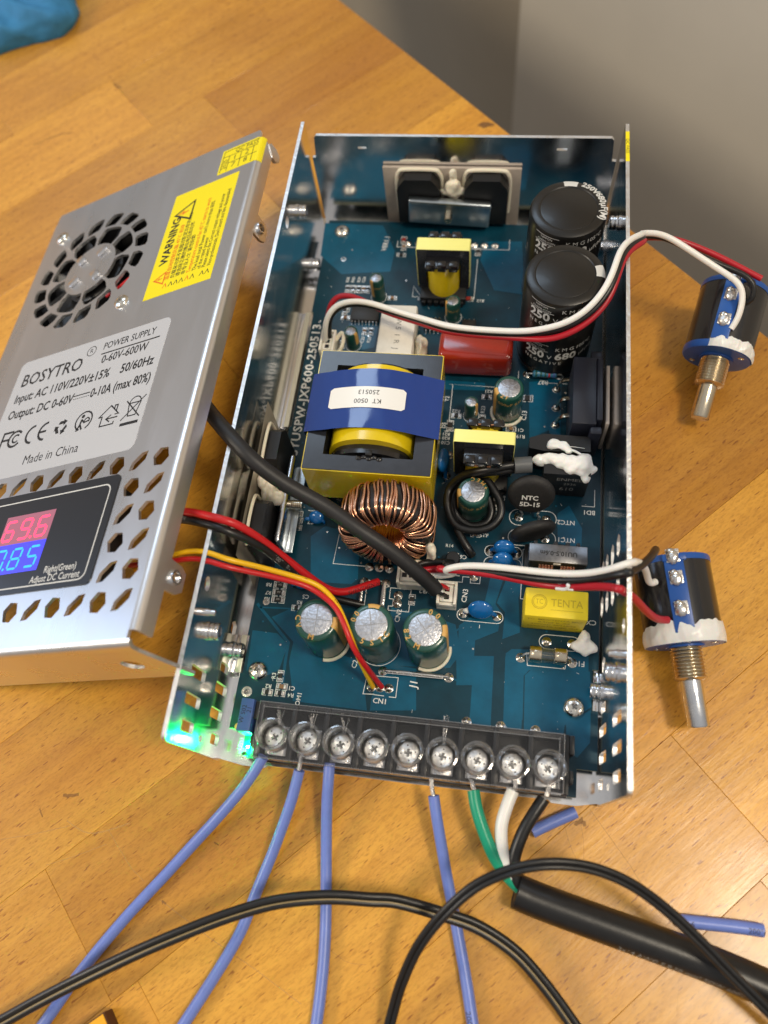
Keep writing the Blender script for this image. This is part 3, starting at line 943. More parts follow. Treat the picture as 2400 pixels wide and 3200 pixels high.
for ch, x in (('7', -64.2), ('8', -57.3), ('5', -50.1)):
    seg7(ch, x, 26.6, 4.0, 6.4, 'digit_blue', wb)
for x, y, mt, par in ((-51.6, 36.5, 'digit_red', wr), (-58.8, 26.7, 'digit_blue', wb)):
    g = G()
    g.prism(disc(x, y, .45, 10), .315, .33, mt)
    obj('decimal_point', g, par)
# meter body behind the panel
g = G()
g.box((-84, 20.5, -9), (-23, 50.5, -1.05), 'black_plastic', .5)
obj('meter_body', g, cover)

# ------------------------------------------------------------------ circuit board and everything soldered to it
board = thing('circuit_board', (58, 105, 4.9), 'dark teal power supply circuit board packed with components inside the open case', 'circuit board')
Z0 = 6.5
pcb = [(9.8, 1.2), (107.2, 1.2), (107.2, 8.9), (112.9, 8.9), (112.9, 25.6), (111.2, 25.6), (111.2, 37.7), (112.9, 37.7), (112.9, 209.8), (5.0, 209.8), (5.0, 164), (5.7, 164), (5.7, 114), (5.0, 114), (4.6, 38), (5.3, 38), (5.3, 26), (4.5, 26), (4.5, 9.2), (9.8, 9.2)]
g = G()
g.prism(pcb, 4.9, Z0, 'mask', side='board_edge')
obj('board', g, board)
g = G()
tr = [
 [(76.0,38.4,6.5),(81.9,38.9,6.5),(82.3,17.4,6.5),(76.0,18.5,6.5)],
 [(85.3,39.3,6.5),(91.9,40.0,6.5),(91.1,33.8,6.5),(91.2,17.1,6.5),(85.9,17.8,6.5)],
 [(91.4,34.0,6.5),(93.0,35.7,6.5),(110.4,37.1,6.5),(111.0,26.8,6.5),(103.5,20.6,6.5),(103.1,17.5,6.5),(91.9,18.0,6.5)],
 [(103.9,21.6,6.5),(110.8,25.8,6.5),(110.8,16.6,6.5),(107.2,12.0,6.5),(104.1,14.2,6.5)],
 [(80.0,69.6,6.5),(84.3,68.2,6.5),(81.3,55.4,6.5),(83.2,52.9,6.5),(82.7,46.8,6.5),(75.9,43.2,6.5),(76.1,29.5,6.5),(71.3,29.0,6.5),(70.6,47.4,6.5),(77.7,53.7,6.5)],
 [(85.4,40.1,6.5),(87.1,41.6,6.5),(109.9,43.2,6.5),(110.0,37.1,6.5),(92.6,35.7,6.5),(91.1,33.9,6.5),(91.4,20.9,6.5),(85.9,20.3,6.5)],
 [(99.3,87.7,6.5),(102.9,90.9,6.5),(107.2,83.1,6.5),(107.1,76.1,6.5),(99.7,77.4,6.5)],
 [(19.4,73.0,6.5),(23.7,77.0,6.5),(27.2,76.3,6.5),(35.0,80.6,6.5),(37.1,59.6,6.5),(35.2,57.7,6.5),(21.9,57.3,6.5)],
 [(19.7,38.0,6.5),(43.0,33.0,6.5),(44.4,22.8,6.5),(45.4,18.7,6.5),(22.5,19.1,6.5)],
 [(48.3,33.3,6.5),(58.8,32.7,6.5),(60.1,20.3,6.5),(46.3,18.8,6.5),(46.3,22.5,6.5)],
 [(5.9,39.6,6.5),(14.0,39.4,6.5),(18.0,36.3,6.5),(16.6,27.9,6.5),(13.4,26.1,6.5),(6.4,26.9,6.5)],
 [(87.9,137.7,6.5),(95.4,138.7,6.5),(95.2,118.5,6.5),(89.0,114.9,6.5)],
 [(91.3,134.6,6.5),(95.3,140.4,6.5),(99.1,138.9,6.5),(99.3,115.6,6.5),(95.7,117.5,6.5)],
 [(66.9,191.7,6.5),(68.0,200.9,6.5),(82.2,201.4,6.5),(84.3,175.9,6.5),(73.1,177.5,6.5)],
 [(3.4,208.3,6.5),(27.1,207.8,6.5),(33.3,195.0,6.5),(32.7,184.7,6.5),(13.8,182.7,6.5),(4.1,191.6,6.5)],
 [(16.9,47.8,6.5),(28.0,48.8,6.5),(35.9,27.1,6.5),(21.6,23.0,6.5),(19.3,30.8,6.5),(19.6,37.2,6.5),(11.3,44.4,6.5)],
 [(49.1,51.3,6.5),(64.0,49.0,6.5),(69.5,47.6,6.5),(72.0,38.8,6.5),(68.9,34.0,6.5),(46.8,32.6,6.5)],
 [(87.4,74.0,6.5),(90.3,66.9,6.5),(88.3,57.8,6.5),(89.3,47.0,6.5),(84.1,44.4,6.5),(84.4,53.0,6.5),(81.7,55.8,6.5)],
 [(56.0,136.6,6.5),(72.5,136.3,6.5),(72.7,133.1,6.5),(56.9,132.7,6.5)],
 [(20.1,159.8,6.5),(31.2,160.3,6.5),(30.9,149.2,6.5),(25.3,147.5,6.5),(20.3,150.0,6.5)],
]
for i, p in enumerate(tr):
    q = [(a[0], a[1]) for a in p]
    g.prism(q, Z0 + 0.003, Z0 + 0.03 + .0016 * i, 'mask_copper')
for pts, wd in (([(6.0,48.2,6.5),(18.1,36.8,6.5),(18.1,31.5,6.5),(18.5,22.6,6.5)], .9), ([(6.9,47.3,6.5),(17.3,47.8,6.5)], .5), ([(69.1,31.3,6.5),(71.6,30.3,6.5),(69.9,45.6,6.5),(74.6,50.3,6.5)], .5), ([(48.8,33.1,6.5),(58.8,32.2,6.5)], .4)):
    g.line([p[:2] for p in pts], wd, 'mask_copper', z=Z0 + .03)
obj('copper_traces', g, board, kind='stuff')

# printed legends and outlines
g = G()
def st(t, p, size, rot=0, **k):
    g.text(t, size, 'silk', T(p[0], p[1], Z0 + .07) @ RZ(rot), **k)
st('SYUSPW-JXP600-250513', (8.3, 130.5, 0), 4.5, 90, sx=1.12, bold=.02, gap=1.08)
for t, p, s_, r in (('C7', (18.7,78.1,6.5), 2.0, 180), ('R8', (8.4,55.1,6.5), 1.7, 180), ('R7', (8.7,52.4,6.5), 1.7, 180), ('R6', (8.6,50.3,6.5), 1.7, 180), ('R5', (19.4,50.1,6.5), 1.7, 180), ('C5', (21.1,52.2,6.5), 1.9, 180),
    ('CN2', (51.5,48.7,6.5), 2.2, 84), ('VR2', (58.8,57.5,6.5), 2.0, 180), ('C2', (39.9,32.2,6.5), 2.2, 84), ('J1', (58.6,28.1,6.5), 3.2, 84), ('R3', (15.4,26.1,6.5), 1.8, 90), ('R2', (14.2,22.8,6.5), 1.8, 180), ('C1', (21.5,22.9,6.5), 1.8, 180), ('R4', (21.6,20.8,6.5), 1.8, 180),
    ('COM1', (24.2,19.2,6.5), 2.0, 86), ('CN1', (49.0,21.8,6.5), 2.2, 0), ('C6', (70.1,70.1,6.5), 1.9, 180), ('R15', (76.2,78.2,6.5), 1.8, 180), ('NTC2', (102.1,84.8,6.5), 2.2, 180), ('NTC1', (102.3,78.7,6.5), 2.2, 180), ('BD1', (109.3,88.9,6.5), 2.2, 180), ('CX1', (110.0,52.2,6.5), 2.2, 180),
    ('F1', (107.8,39.2,6.5), 2.3, 180), ('CN3', (71.7,57.2,6.5), 2.3, 86), ('1', (76.9,47.6,6.5), 1.6, 0), ('R27', (92.7,137.7,6.5), 2.2, 180), ('T2', (59.8,128.9,6.5), 2.0, 90), ('R21', (74.0,132.9,6.5), 1.8, 180), ('R22', (63.3,124.1,6.5), 1.8, 180), ('R23', (72.6,125.3,6.5), 1.9, 86), ('C13', (86.9,123.9,6.5), 2.3, 86),
    ('D5', (59.6,118.1,6.5), 1.9, 86), ('R21', (60.6,114.7,6.5), 1.7, 180), ('R20', (60.7,113.1,6.5), 1.7, 180), ('C10', (60.7,111.3,6.5), 1.8, 180), ('C11', (85.4,118.0,6.5), 1.8, 180), ('R19', (86.0,115.5,6.5), 1.9, 180), ('VER1.1', (29.4,198.6,6.5), 2.6, 84), ('C20', (26.2,152.4,6.5), 1.7, 84), ('R28', (28.7,152.5,6.5), 1.7, 84),
    ('C18', (46.1,172.1,6.5), 1.7, 180), ('R13', (68.3,172.4,6.5), 1.7, 180), ('R1', (9.3,2.8,6.5), 1.5, 84), ('LED1', (9.1,5.1,6.5), 1.6, 84), ('R38', (16.8,180.0,6.5), 1.6, 84), ('R40', (18.9,180.1,6.5), 1.6, 84), ('R39', (21.2,180.2,6.5), 1.6, 84), ('C24', (23.1,180.3,6.5), 1.6, 84), ('R35', (15.3,166.1,6.5), 1.6, 84), ('C29', (19.0,165.8,6.5), 1.6, 84), ('C8', (81.6,91.7,6.5), 1.8, 84), ('R14', (65.4,73.5,6.5), 1.6, 0)):
    st(t, p, s_, r, bold=.015)
def ol(pts, wd=.22, closed=False):
    g.line([p[:2] for p in pts], wd, 'silk', z=Z0 + .065, closed=closed)
ol([(40.0,64.1,6.5),(28.3,64.1,6.5),(29.0,77.5,6.5)])
ol([(17.2, 82.2, 0), (52, 82.2, 0)])
ol([(46.9,23.7,6.5),(43.6,23.5,6.5),(44.1,29.2,6.5),(53.7,29.4,6.5),(53.6,23.4,6.5),(51.6,23.4,6.5)])
ol([(47.0,23.6,6.5),(49.9,23.5,6.5)])
ol([(48.0, 50.2, 0), (54.6, 50.2, 0), (54.6, 57.6, 0), (52.6, 57.6, 0), (48.0, 57.6, 0), (48.0, 54.0, 0), (49.3, 54, 0), (49.3, 51.6, 0), (48, 51.6, 0), (48.0, 50.2, 0)])
ol([(40.3, 49, 0), (40.3, 59.5, 0), (45.4, 59.5, 0), (45.4, 49, 0)])
ol([(90.2,74.5,6.5),(88.9,74.3,6.5),(88.9,57.8,6.5),(90.4,57.7,6.5)])
ol([(91.6,41.0,6.5),(92.0,37.1,6.5),(103.1,37.1,6.5),(103.3,38.8,6.5)])
def cap_ol(x0, x1, y, r):
    ol([(a, b, 0) for a, b in arc(x0, y, r, 90, 270, 10) + arc(x1, y, r, -90, 90, 10)], closed=True)
cap_ol(97.4, 105.3, 44.9, 2.2)
cap_ol(86.7, 96.2, 85.4, 2.8)
cap_ol(86.7, 96.2, 78.4, 2.8)
cap_ol(71.6, 82, 51.0, 1.9)
cap_ol(78.7, 86.7, 72.9, 1.9)
cap_ol(78.7, 86.7, 68.8, 1.9)
ol([(107, 91, 0), (111, 91, 0), (111, 97, 0)])
ol([(60, 115.8, 0), (61.2, 115.8, 0), (61.2, 134.9, 0), (60, 135, 0), (84, 134.6, 0), (84, 142, 0)])
ol([(42.6, 173, 0), (65.8, 173, 0), (65.8, 192, 0)])
ol([(42.6, 173, 0), (42.6, 178, 0), (46, 173, 0)])
ol([(34, 200, 0), (34, 197, 0), (77.5, 197, 0), (77.5, 202, 0)])
ol([(92.6, 137.6, 0), (101, 137.6, 0)], .2)
ol([(51.6, 60.2, 0), (63.0, 60.2, 0), (63.0, 66.3, 0), (60, 66.3, 0)])
ol([(67.5, 61.5, 0), (70.5, 61.5, 0), (70.5, 63.4, 0), (73, 63.4, 0), (73, 61.5, 0), (76, 61.5, 0), (76, 64, 0)])
obj('silkscreen', g, board, kind='stuff')

# tiny vias, flux specks and dust on the board
g = G()
rv = random.Random(17)
def on_board(x, y):
    return 6 < x < 111 and 19 < y < 208
for k in range(150):
    x, y = rv.uniform(8, 110), rv.uniform(20, 206)
    g.lathe([(.34, Z0 + .05), (.34, Z0 + .1), (.16, Z0 + .105)], 'mask_copper' if k % 3 else 'solder', T(x, y, 0), 8)
obj('vias', g, board, kind='stuff')
g = G()
for k in range(260):
    x, y = rv.uniform(7, 110), rv.uniform(18, 206)
    a, L_ = rv.uniform(0, 180), rv.choice((.12, .15, .2, .25, .9))
    g.box((-L_ / 2, -.05, 0), (L_ / 2, .05, .06), 'silk', 0, T(x, y, Z0 + .1) @ RZ(a))
obj('dust', g, board, kind='stuff')

# solder pads
g0 = G()
g0.lathe([(1.45, Z0 + .0), (1.45, Z0 + .09), (1.1, Z0 + .28), (.62, Z0 + .75), (.3, Z0 + .95)], 'solder', T(97.4, 44.9, 0), 20)
pad0 = obj('solder_joint', g0, board)
pz = W[pad0.name].z
for x, y in ((105, 44.9), (86.9, 85.4), (95.8, 85.4), (87.3, 78.2), (95.6, 78.5), (71.6, 51.4), (82, 51.3), (68.9, 31), (48.8, 31), (78.4, 72.8), (87.0, 72.6), (89.9, 39.2), (105.2, 39.1), (40.3, 64), (43.6, 64), (46.8, 64), (50.7, 55.3), (50.7, 52.6), (45.9, 25.8), (48.5, 25.9), (51.2, 25.9),
    (75.2, 18.6), (85.2, 18.4), (95.2, 18.3), (97.4, 135.1), (97.5, 127.5), (97.5, 120.8), (98.2, 140.6), (87.0, 140.8), (39.3, 58.9), (46.3, 58.9), (62.2, 98.6), (62.6, 106.5), (60.8, 66.0), (87.5, 158.3), (38.0, 199), (42.4, 199), (47, 199), (64, 199), (68, 199), (72, 199), (74, 63.6), (63.6, 63.4)):
    copy_part(pad0, board, (x, y, pz))
# small plated holes
for x, y, r in ((7.8, 20.4, 1.3), (8.6, 49.3, .8), (13.6, 190, .7)):
    g = G()
    g.lathe([(r + .35, Z0), (r + .35, Z0 + .07), (r * .7, Z0 + .1), (r * .6, Z0 - .8)], 'solder', T(x, y, 0), 18)
    obj('plated_hole', g, board)

# board screws
def pan_screw(x, y, r, name='screw', rot=20, par=None, z=Z0, mt='screw_metal'):
    g = G()
    g.lathe([(r, 0), (r, .35), (r * .93, 1.0), (r * .72, 1.6), (r * .42, 1.95), (r * .30, 1.98), (r * .22, 1.1)], mt, T(x, y, z), 28)
    for q in (rot, rot + 90):
        g.box((-r * .60, -.17 - .05 * (r > 3.15), 1.0), (r * .60, .17 + .05 * (r > 3.15), 1.86 if q == rot else 1.85), 'score_dark', 0, T(x, y, z) @ RZ(q), 1)
        for k in range(4):
            g.add([(r * .20, r * .06, 1.97), (r * .62, r * .09, 1.78), (r * .42, r * .40, 1.80), (r * .10, r * .16, 2.04)], [(0, 1, 2, 3)], mt, T(x, y, z) @ RZ(rot + 90 * k)) if q == rot else None
    return obj(name, g, par or board)
pan_screw(10.2, 27, 3.1, rot=30)
pan_screw(105.9, 26, 3.1, rot=60)
pan_screw(11.1, 203.7, 3.1, rot=0)

# aluminium electrolytic capacitors in green sleeves
def ecap(x, y, r, zt, cross, stripe, letters, label=None, glue=None):
    g = G()
    g.lathe([(r * .96, Z0 + .1), (r, Z0 + .9), (r, Z0 + 1.6), (r * .955, Z0 + 2.0), (r, Z0 + 2.4), (r, zt - 1.0), (r * .97, zt - .35), (r * .90, zt), (r * .76, zt + .05), (r * .74, zt - .25)], 'cap_green', T(x, y, 0), 40)
    c = obj('capacitor', g, board, label)
    t = G()
    t.lathe([(r * .735, zt - .8), (r * .735, zt - .2), (r * .70, zt - .14)], 'cap_top', T(x, y, 0), 32)
    for k in range(cross[0]):
        a = cross[1] + 360 * k / cross[0]
        t.box((0, -.11, zt - .15), (r * .66, .11, zt - .10), 'score', 0, T(x, y, 0) @ RZ(a))
        t.box((0, .11, zt - .15), (r * .66, .24, zt - .085), 'cap_top', 0, T(x, y, 0) @ RZ(a))
    obj('metal_top', t, c)
    p = G()
    def wr(off, rr, zz):
        return lambda q: (x + rr * math.cos(math.radians(off) + q.x / rr), y + rr * math.sin(math.radians(off) + q.x / rr), zz + q.y)
    a0 = math.radians(stripe)
    hw = .30
    v, f = [], []
    for k in range(7):
        a = a0 - hw + 2 * hw * k / 6
        for rr, zz in ((r + .03, Z0 + 2.8), (r + .03, zt - 1.0), (r * .97 + .03, zt - .33), (r * .90, zt + .02), (r * .77, zt + .08)):
            v.append((x + rr * math.cos(a), y + rr * math.sin(a), zz))
    for k in range(6):
        for j in range(4):
            f.append((k * 5 + j, k * 5 + 5 + j, k * 5 + 6 + j, k * 5 + 1 + j))
    p.add(v, f, 'gold_print')
    for ang, ch in letters:
        rr = r * .84
        p.text(ch, r * .36, 'gold_print', T(x + rr * math.cos(math.radians(ang)), y + rr * math.sin(math.radians(ang)), zt + .07) @ RZ(ang + 90), bold=.015)
    off = stripe + 75
    p.text('1000µF 63V', r * .42, 'gold_print', Matrix(), warp=lambda q, o=off: (x + (r + .03) * math.cos(math.radians(o) + q.x / r), y + (r + .03) * math.sin(math.radians(o) + q.x / r), zt - 3.2 + q.y))
    v = [(k[0], k[1], zt - 12 + i) for i in (0,) for k in ()]
    obj('printing', p, c)
    if glue is not None:
        q = G()
        pts = [(x + (r + .25) * math.cos(math.radians(a)), y + (r + .25) * math.sin(math.radians(a)), Z0 + .5) for a in range(glue[0], glue[1] + 1, 12)]
        q.tube(pts, .65, 'glue', 8, 3)
        obj('glue', q, c)
    else:
        q = G()
        q.line([(a, b) for a, b in disc(x, y, r + .35, 36)], .2, 'silk', z=Z0 + .066, closed=True)
        obj('outline', q, c)
ecap(30.6, 39.1, 6.35, 29.2, (4, 0), -5, ((180, 'C'), (205, 'V'), (262, 'M')), 'green capacitor nearest the left wall in the front row of three', (265, 400))
ecap(46.5, 39.1, 6.35, 29.2, (4, 12), 88, ((170, '0'), (148, '0'), (250, '5'), (280, 'S'), (310, 'T'), (332, 'C')), 'middle green capacitor of the front row with wires crossing it')
ecap(61.9, 39.1, 6.35, 29.4, (4, 40), 2, ((78, '0'), (52, '0'), (190, '8'), (212, '2'), (250, 'M')), 'green capacitor nearest the board centre in the front row of three', (250, 375))
ecap(80.8, 124.5, 4.9, 22.5, (3, 30), 200, ((240, 'Z'), (262, 'F')), None, (160, 340))
ecap(68.6, 122.6, 2.35, 15.6, (2, 0), 330, ())
ecap(71.8, 87.0, 5.0, 20.6, (3, 0), 190, ((95, 'C'), (70, 'E'), (45, 'M'), (20, '+')))
ecap(29.9, 172.3, 2.6, 17.4, (2, 90), 230, ())
ecap(58.8, 164.2, 2.7, 16.2, (2, 90), 200, ())
ecap(23.2, 149.8, 2.5, 15.2, (2, 90), 330, ())

# the two big black primary capacitors
def bigcap(x, y, zt, stripe, label, arcprint):
    r = 12.5
    g = G()
    g.lathe([(r * .97, Z0 + .05), (r, Z0 + .8), (r, Z0 + 2.2), (r - .6, Z0 + 2.8), (r, Z0 + 3.4), (r, zt - 1.6), (r - .5, zt - .5), (r - 1.6, zt), (r - 3.1, zt + .05), (r - 3.4, zt - .2), (r - 3.6, zt - .12)], 'cap_black', T(x, y, 0), 56)
    c = obj('big_capacitor', g, board, label)
    p = G()
    a0 = math.radians(stripe)
    v, f = [], []
    for k in range(9):
        a = a0 - .21 + .42 * k / 8
        for rr, zz in ((r + .04, Z0 + 4), (r + .04, zt - 1.6), (r - .47, zt - .46), (r - 1.6, zt + .05), (r - 3.1, zt + .09)):
            v.append((x + rr * math.cos(a), y + rr * math.sin(a), zz))
    for k in range(8):
        for j in range(4):
            f.append((k * 5 + j, k * 5 + 5 + j, k * 5 + 6 + j, k * 5 + 1 + j))
    p.add(v, f, 'white_print')
    def side(t, size, ang, z, mt='white_print', **k):
        p.text(t, size, mt, Matrix(), warp=lambda q: (x + (r + .05) * math.cos(math.radians(ang) + q.x / r), y + (r + .05) * math.sin(math.radians(ang) + q.x / r), z + q.y), **k)
    for dz in (0, -19.5):
        side('250', 4.9, 236, zt - 7.2 + dz, bold=.03)
        side('V', 2.8, 261, zt - 7.8 + dz)
        side('680', 4.9, 286, zt - 7.2 + dz, bold=.03)
        side('µF(M)', 2.6, 322, zt - 7.8 + dz)
        side('KMG', 2.4, 283, zt - 3.3 + dz, gap=1.5)
        side('105°C', 2.4, 314, zt - 3.3 + dz)
        side('NEGATIVE', 2.1, 250, zt - 10.9 + dz, gap=1.5)
        side('NIPPON', 1.2, 238, zt - 2.6 + dz)
        side('CHEMI-CON', 1.2, 238, zt - 4.1 + dz)
        for z in (zt - 1.7 + dz, zt - 5.0 + dz):
            p.add([(x + (r + .05) * math.cos(math.radians(a)), y + (r + .05) * math.sin(math.radians(a)), z + h) for h in (0, .2) for a in range(218, 259, 5)], [(i, i + 1, i + 10, i + 9) for i in range(8)], 'white_print')
    if arcprint:
        rr = r - 1.35
        p.text('250V680µF(M)', 3.0, 'white_print', Matrix(), warp=lambda q: (x + (rr + q.y) * math.cos(math.radians(22) - q.x / rr), y + (rr + q.y) * math.sin(math.radians(22) - q.x / rr), zt + .09 - max(0, q.y) * .25), bold=.03)
        p.text('NIPPON CHEMI-CON 105°C', 1.3, 'white_print', Matrix(), warp=lambda q: (x + (r + .05) * math.cos(math.radians(15) - q.x / rr), y + (r + .05) * math.sin(math.radians(15) - q.x / rr), zt - 2.2 + q.y * .7))
    obj('printing', p, c)
bigcap(95.3, 151.6, 46.6, 8, 'big black capacitor nearer the front with bold white print', False)
bigcap(95.6, 178.6, 46.6, 88, 'big black capacitor near the back wall with white print round its rim', True)

# main transformer
g = G()
def ring(g, x0, y0, x1, y1, hx0, hy0, hx1, hy1, z0, z1, mt):
    g.prism(rrect(x0, y0, x1, y1, .5, 2), z0, z1, mt, [rrect(hx0, hy0, hx1, hy1, .3, 2)])
ring(g, 19.4, 85.0, 58.9, 128.3, 25.2, 90.2, 53.2, 123.0, 13.5, 33.0, 'ferrite')
g.box((26.5, 91, 9), (51.5, 122, 27), 'black_plastic', .5)
tm = obj('main_transformer', g, board, 'large yellow and blue taped main transformer')
g = G()
ring(g, 19.05, 84.65, 59.25, 128.65, 19.35, 84.95, 58.95, 128.35, 13.2, 32.75, 'yellow_tape')
obj('yellow_tape', g, tm)
g = G()
g.box((20.5, 86, 7.2), (57.8, 127, 13.2), 'black_plastic', .8)
for i in range(8):
    g.box((22.5 + 4.5 * i, 84.6, 6.6), (24.3 + 4.5 * i, 86.2, 11.5), 'black_plastic', .2)
obj('bobbin', g, tm)
def dome(g, y0, y1, hw, zb, zt, mt, cx=39.2, thick=None, n=18, end=True):
    v, f = [], []
    ys = [y0 + (y1 - y0) * k / 6 for k in range(7)]
    for y in ys:
        for i in range(n + 1):
            a = pi * i / n
            v.append((cx + hw * math.cos(a), y, zb + (zt - zb) * math.sin(a) ** .8))
    m = n + 1
    for j in range(6):
        for i in range(n):
            f.append((j * m + i, j * m + i + 1, (j + 1) * m + i + 1, (j + 1) * m + i))
    if end:
        f.append(tuple(range(m - 1, -1, -1)))
        f.append(tuple(6 * m + i for i in range(m)))
    g.add(v, f, mt)
g = G()
dome(g, 94.0, 121.2, 13.7, 24, 37.2, 'yellow_tape')
obj('winding', g, tm)
g = G()
dome(g, 91.0, 93.95, 12.3, 25, 34.2, 'black_gloss')
q = G()
dome(q, 121.25, 122.7, 12.4, 25, 35.6, 'black_gloss')
obj('end_flange', q, tm)
g.box((27.5, 90.3, 29.4), (35.5, 91.2, 31.6), 'black_gloss', .3)
g.box((43.0, 90.3, 29.4), (51.0, 91.2, 31.6), 'black_gloss', .3)
g.box((38.6, 90.2, 30.5), (40.6, 92.0, 34.4), 'black_plastic', .2)
for i in range(5):
    g.ball((36.5 + 1.6 * i, 89.6 + (i % 2) * .5, 33.1), (1.0, .8, .45), 'black_gloss', n=10, m=6, jit=.1)
obj('end_flange', g, tm)
def tape_z(x):     # blue tape arching over the winding and hanging past both sides of the core
    t = (x - 39.2) / 20.6
    return 33.25 + 4.75 * max(0, math.cos(min(1, abs(t)) * pi / 2)) ** 1.15
g = G()
v, f = [], []
xs = [17.9 + 42.4 * k / 40 for k in range(41)]
rr = random.Random(3)
for j in range(9):
    for i, x in enumerate(xs):
        y = 97.6 + 21.4 * j / 8
        z = tape_z(x) + .10 * math.sin(x * 1.1 + y * .35) * (.4 + .6 * (j % 3 == 1)) + .06 * math.sin(y * 1.3 + x * .4)
        if i == 0 or i == 40:
            z -= .3
        v.append((x, y, z))
for j in range(8):
    for i in range(40):
        f.append((j * 41 + i, j * 41 + i + 1, (j + 1) * 41 + i + 1, (j + 1) * 41 + i))
# hanging ends
for s_, x in ((0, 17.9), (1, 60.3)):
    k = len(v)
    for j in range(9):
        y = 97.6 + 21.4 * j / 8
        v += [(x, y, tape_z(x) - .3), (x + (.9 if s_ == 0 else -.9), y, 22.5)]
    for j in range(8):
        q = (k + 2 * j, k + 2 * j + 2, k + 2 * j + 3, k + 2 * j + 1)
        f.append(q if s_ == 0 else tuple(reversed(q)))
g.add(v, f, 'blue_tape')
bt = obj('blue_tape', g, tm)
g = G()
P_ = rrect(-12.2, -3.7, 12.2, 3.7, .9, 4)
nx = 24
v, f = [], []
for i in range(nx + 1):
    x = 25.0 + 24.2 * i / nx
    e = .8 if i in (0, nx) else 0
    for y in (104.6 + e, 112.2 - e):
        v.append((x, y, tape_z(x) + .22))
for i in range(nx):
    f.append((2 * i, 2 * i + 2, 2 * i + 3, 2 * i + 1))
g.add(v, f, 'paper_label')
for t, y in (('KT  0500', 107.0), ('250513', 110.2)):
    g.text(t, 2.3, 'black_print', Matrix(), warp=lambda q, y=y: (37.6 - q.x, y - q.y, tape_z(37.6 - q.x) + .27))
obj('paper_label', g, bt)

# toroidal inductor wound in bare copper
tcn = Vector((46.6, 73.6, 22.0))
ax = Vector((0.03, -0.965, 0.26)).normalized()
TX = Matrix.Translation(tcn) @ ax.to_track_quat('Z', 'X').to_matrix().to_4x4()
g = G()
pr = []
for k in range(24):
    a = 2 * pi * k / 24
    c, s_ = math.cos(a), math.sin(a)
    pr.append((10.0 + 4.4 * math.copysign(abs(c) ** .6, c), 6.0 * math.copysign(abs(s_) ** .6, s_)))
pr.append(pr[0])
g.lathe(pr, 'black_gloss', TX, 48, cap=False)
ind = obj('toroid_inductor', g, board, 'copper wound toroidal inductor standing on edge')
me0 = None
rq = random.Random(5)
nturn = 70
for i in range(nturn):
    if me0 is None:
        g = G()
        pts = []
        for k in range(16):
            a = 2 * pi * k / 16
            c, s_ = math.cos(a), math.sin(a)
            pts.append((10.0 + 4.95 * math.copysign(abs(c) ** .62, c), 0.55 * (k / 16 - .5), 6.55 * math.copysign(abs(s_) ** .62, s_)))
        g.tube(pts, .38, 'copper', 8, 3, closed=True)
        me0 = bpy.data.meshes.new('wire_turn')
        me0.from_pydata([Vector(p) * .001 for p in g.v], [], g.f)
        me0.materials.append(M['copper'])
        me0.polygons.foreach_set('use_smooth', [True] * len(me0.polygons))
    o = bpy.data.objects.new('wire_turn', me0)
    COL.objects.link(o)
    o.parent = ind
    a = -78 + 336 * i / (nturn - 1) + rq.uniform(-2.4, 2.4)
    R_ = TX.to_3x3().to_4x4() @ RZ(a) @ RX(rq.uniform(-6, 6))
    o.matrix_local = Matrix.Translation((tcn - W[ind.name]) * .001) @ R_ @ Matrix.Scale(1 + rq.uniform(-.015, .015), 4)
g = G()
g.tube([(43.6, 64, 6.6), (43.8, 63.4, 8.2), (44.4, 62.6, 9.5), (45, 62.4, 12)], .5, 'copper', 8)
g.tube([(44.6, 64.2, 6.6), (45.2, 63.6, 9), (46.4, 62.6, 11)], .5, 'copper', 8)
obj('wire_end', g, ind)
blob('glue', ind, (60.4, 66.6, 16.0), (1.6, 2.6, 7.0), 'glue', 4)
blob('glue', ind, (56.4, 62.6, 11.5), (3.4, 2.6, 3.8), 'glue', 9)

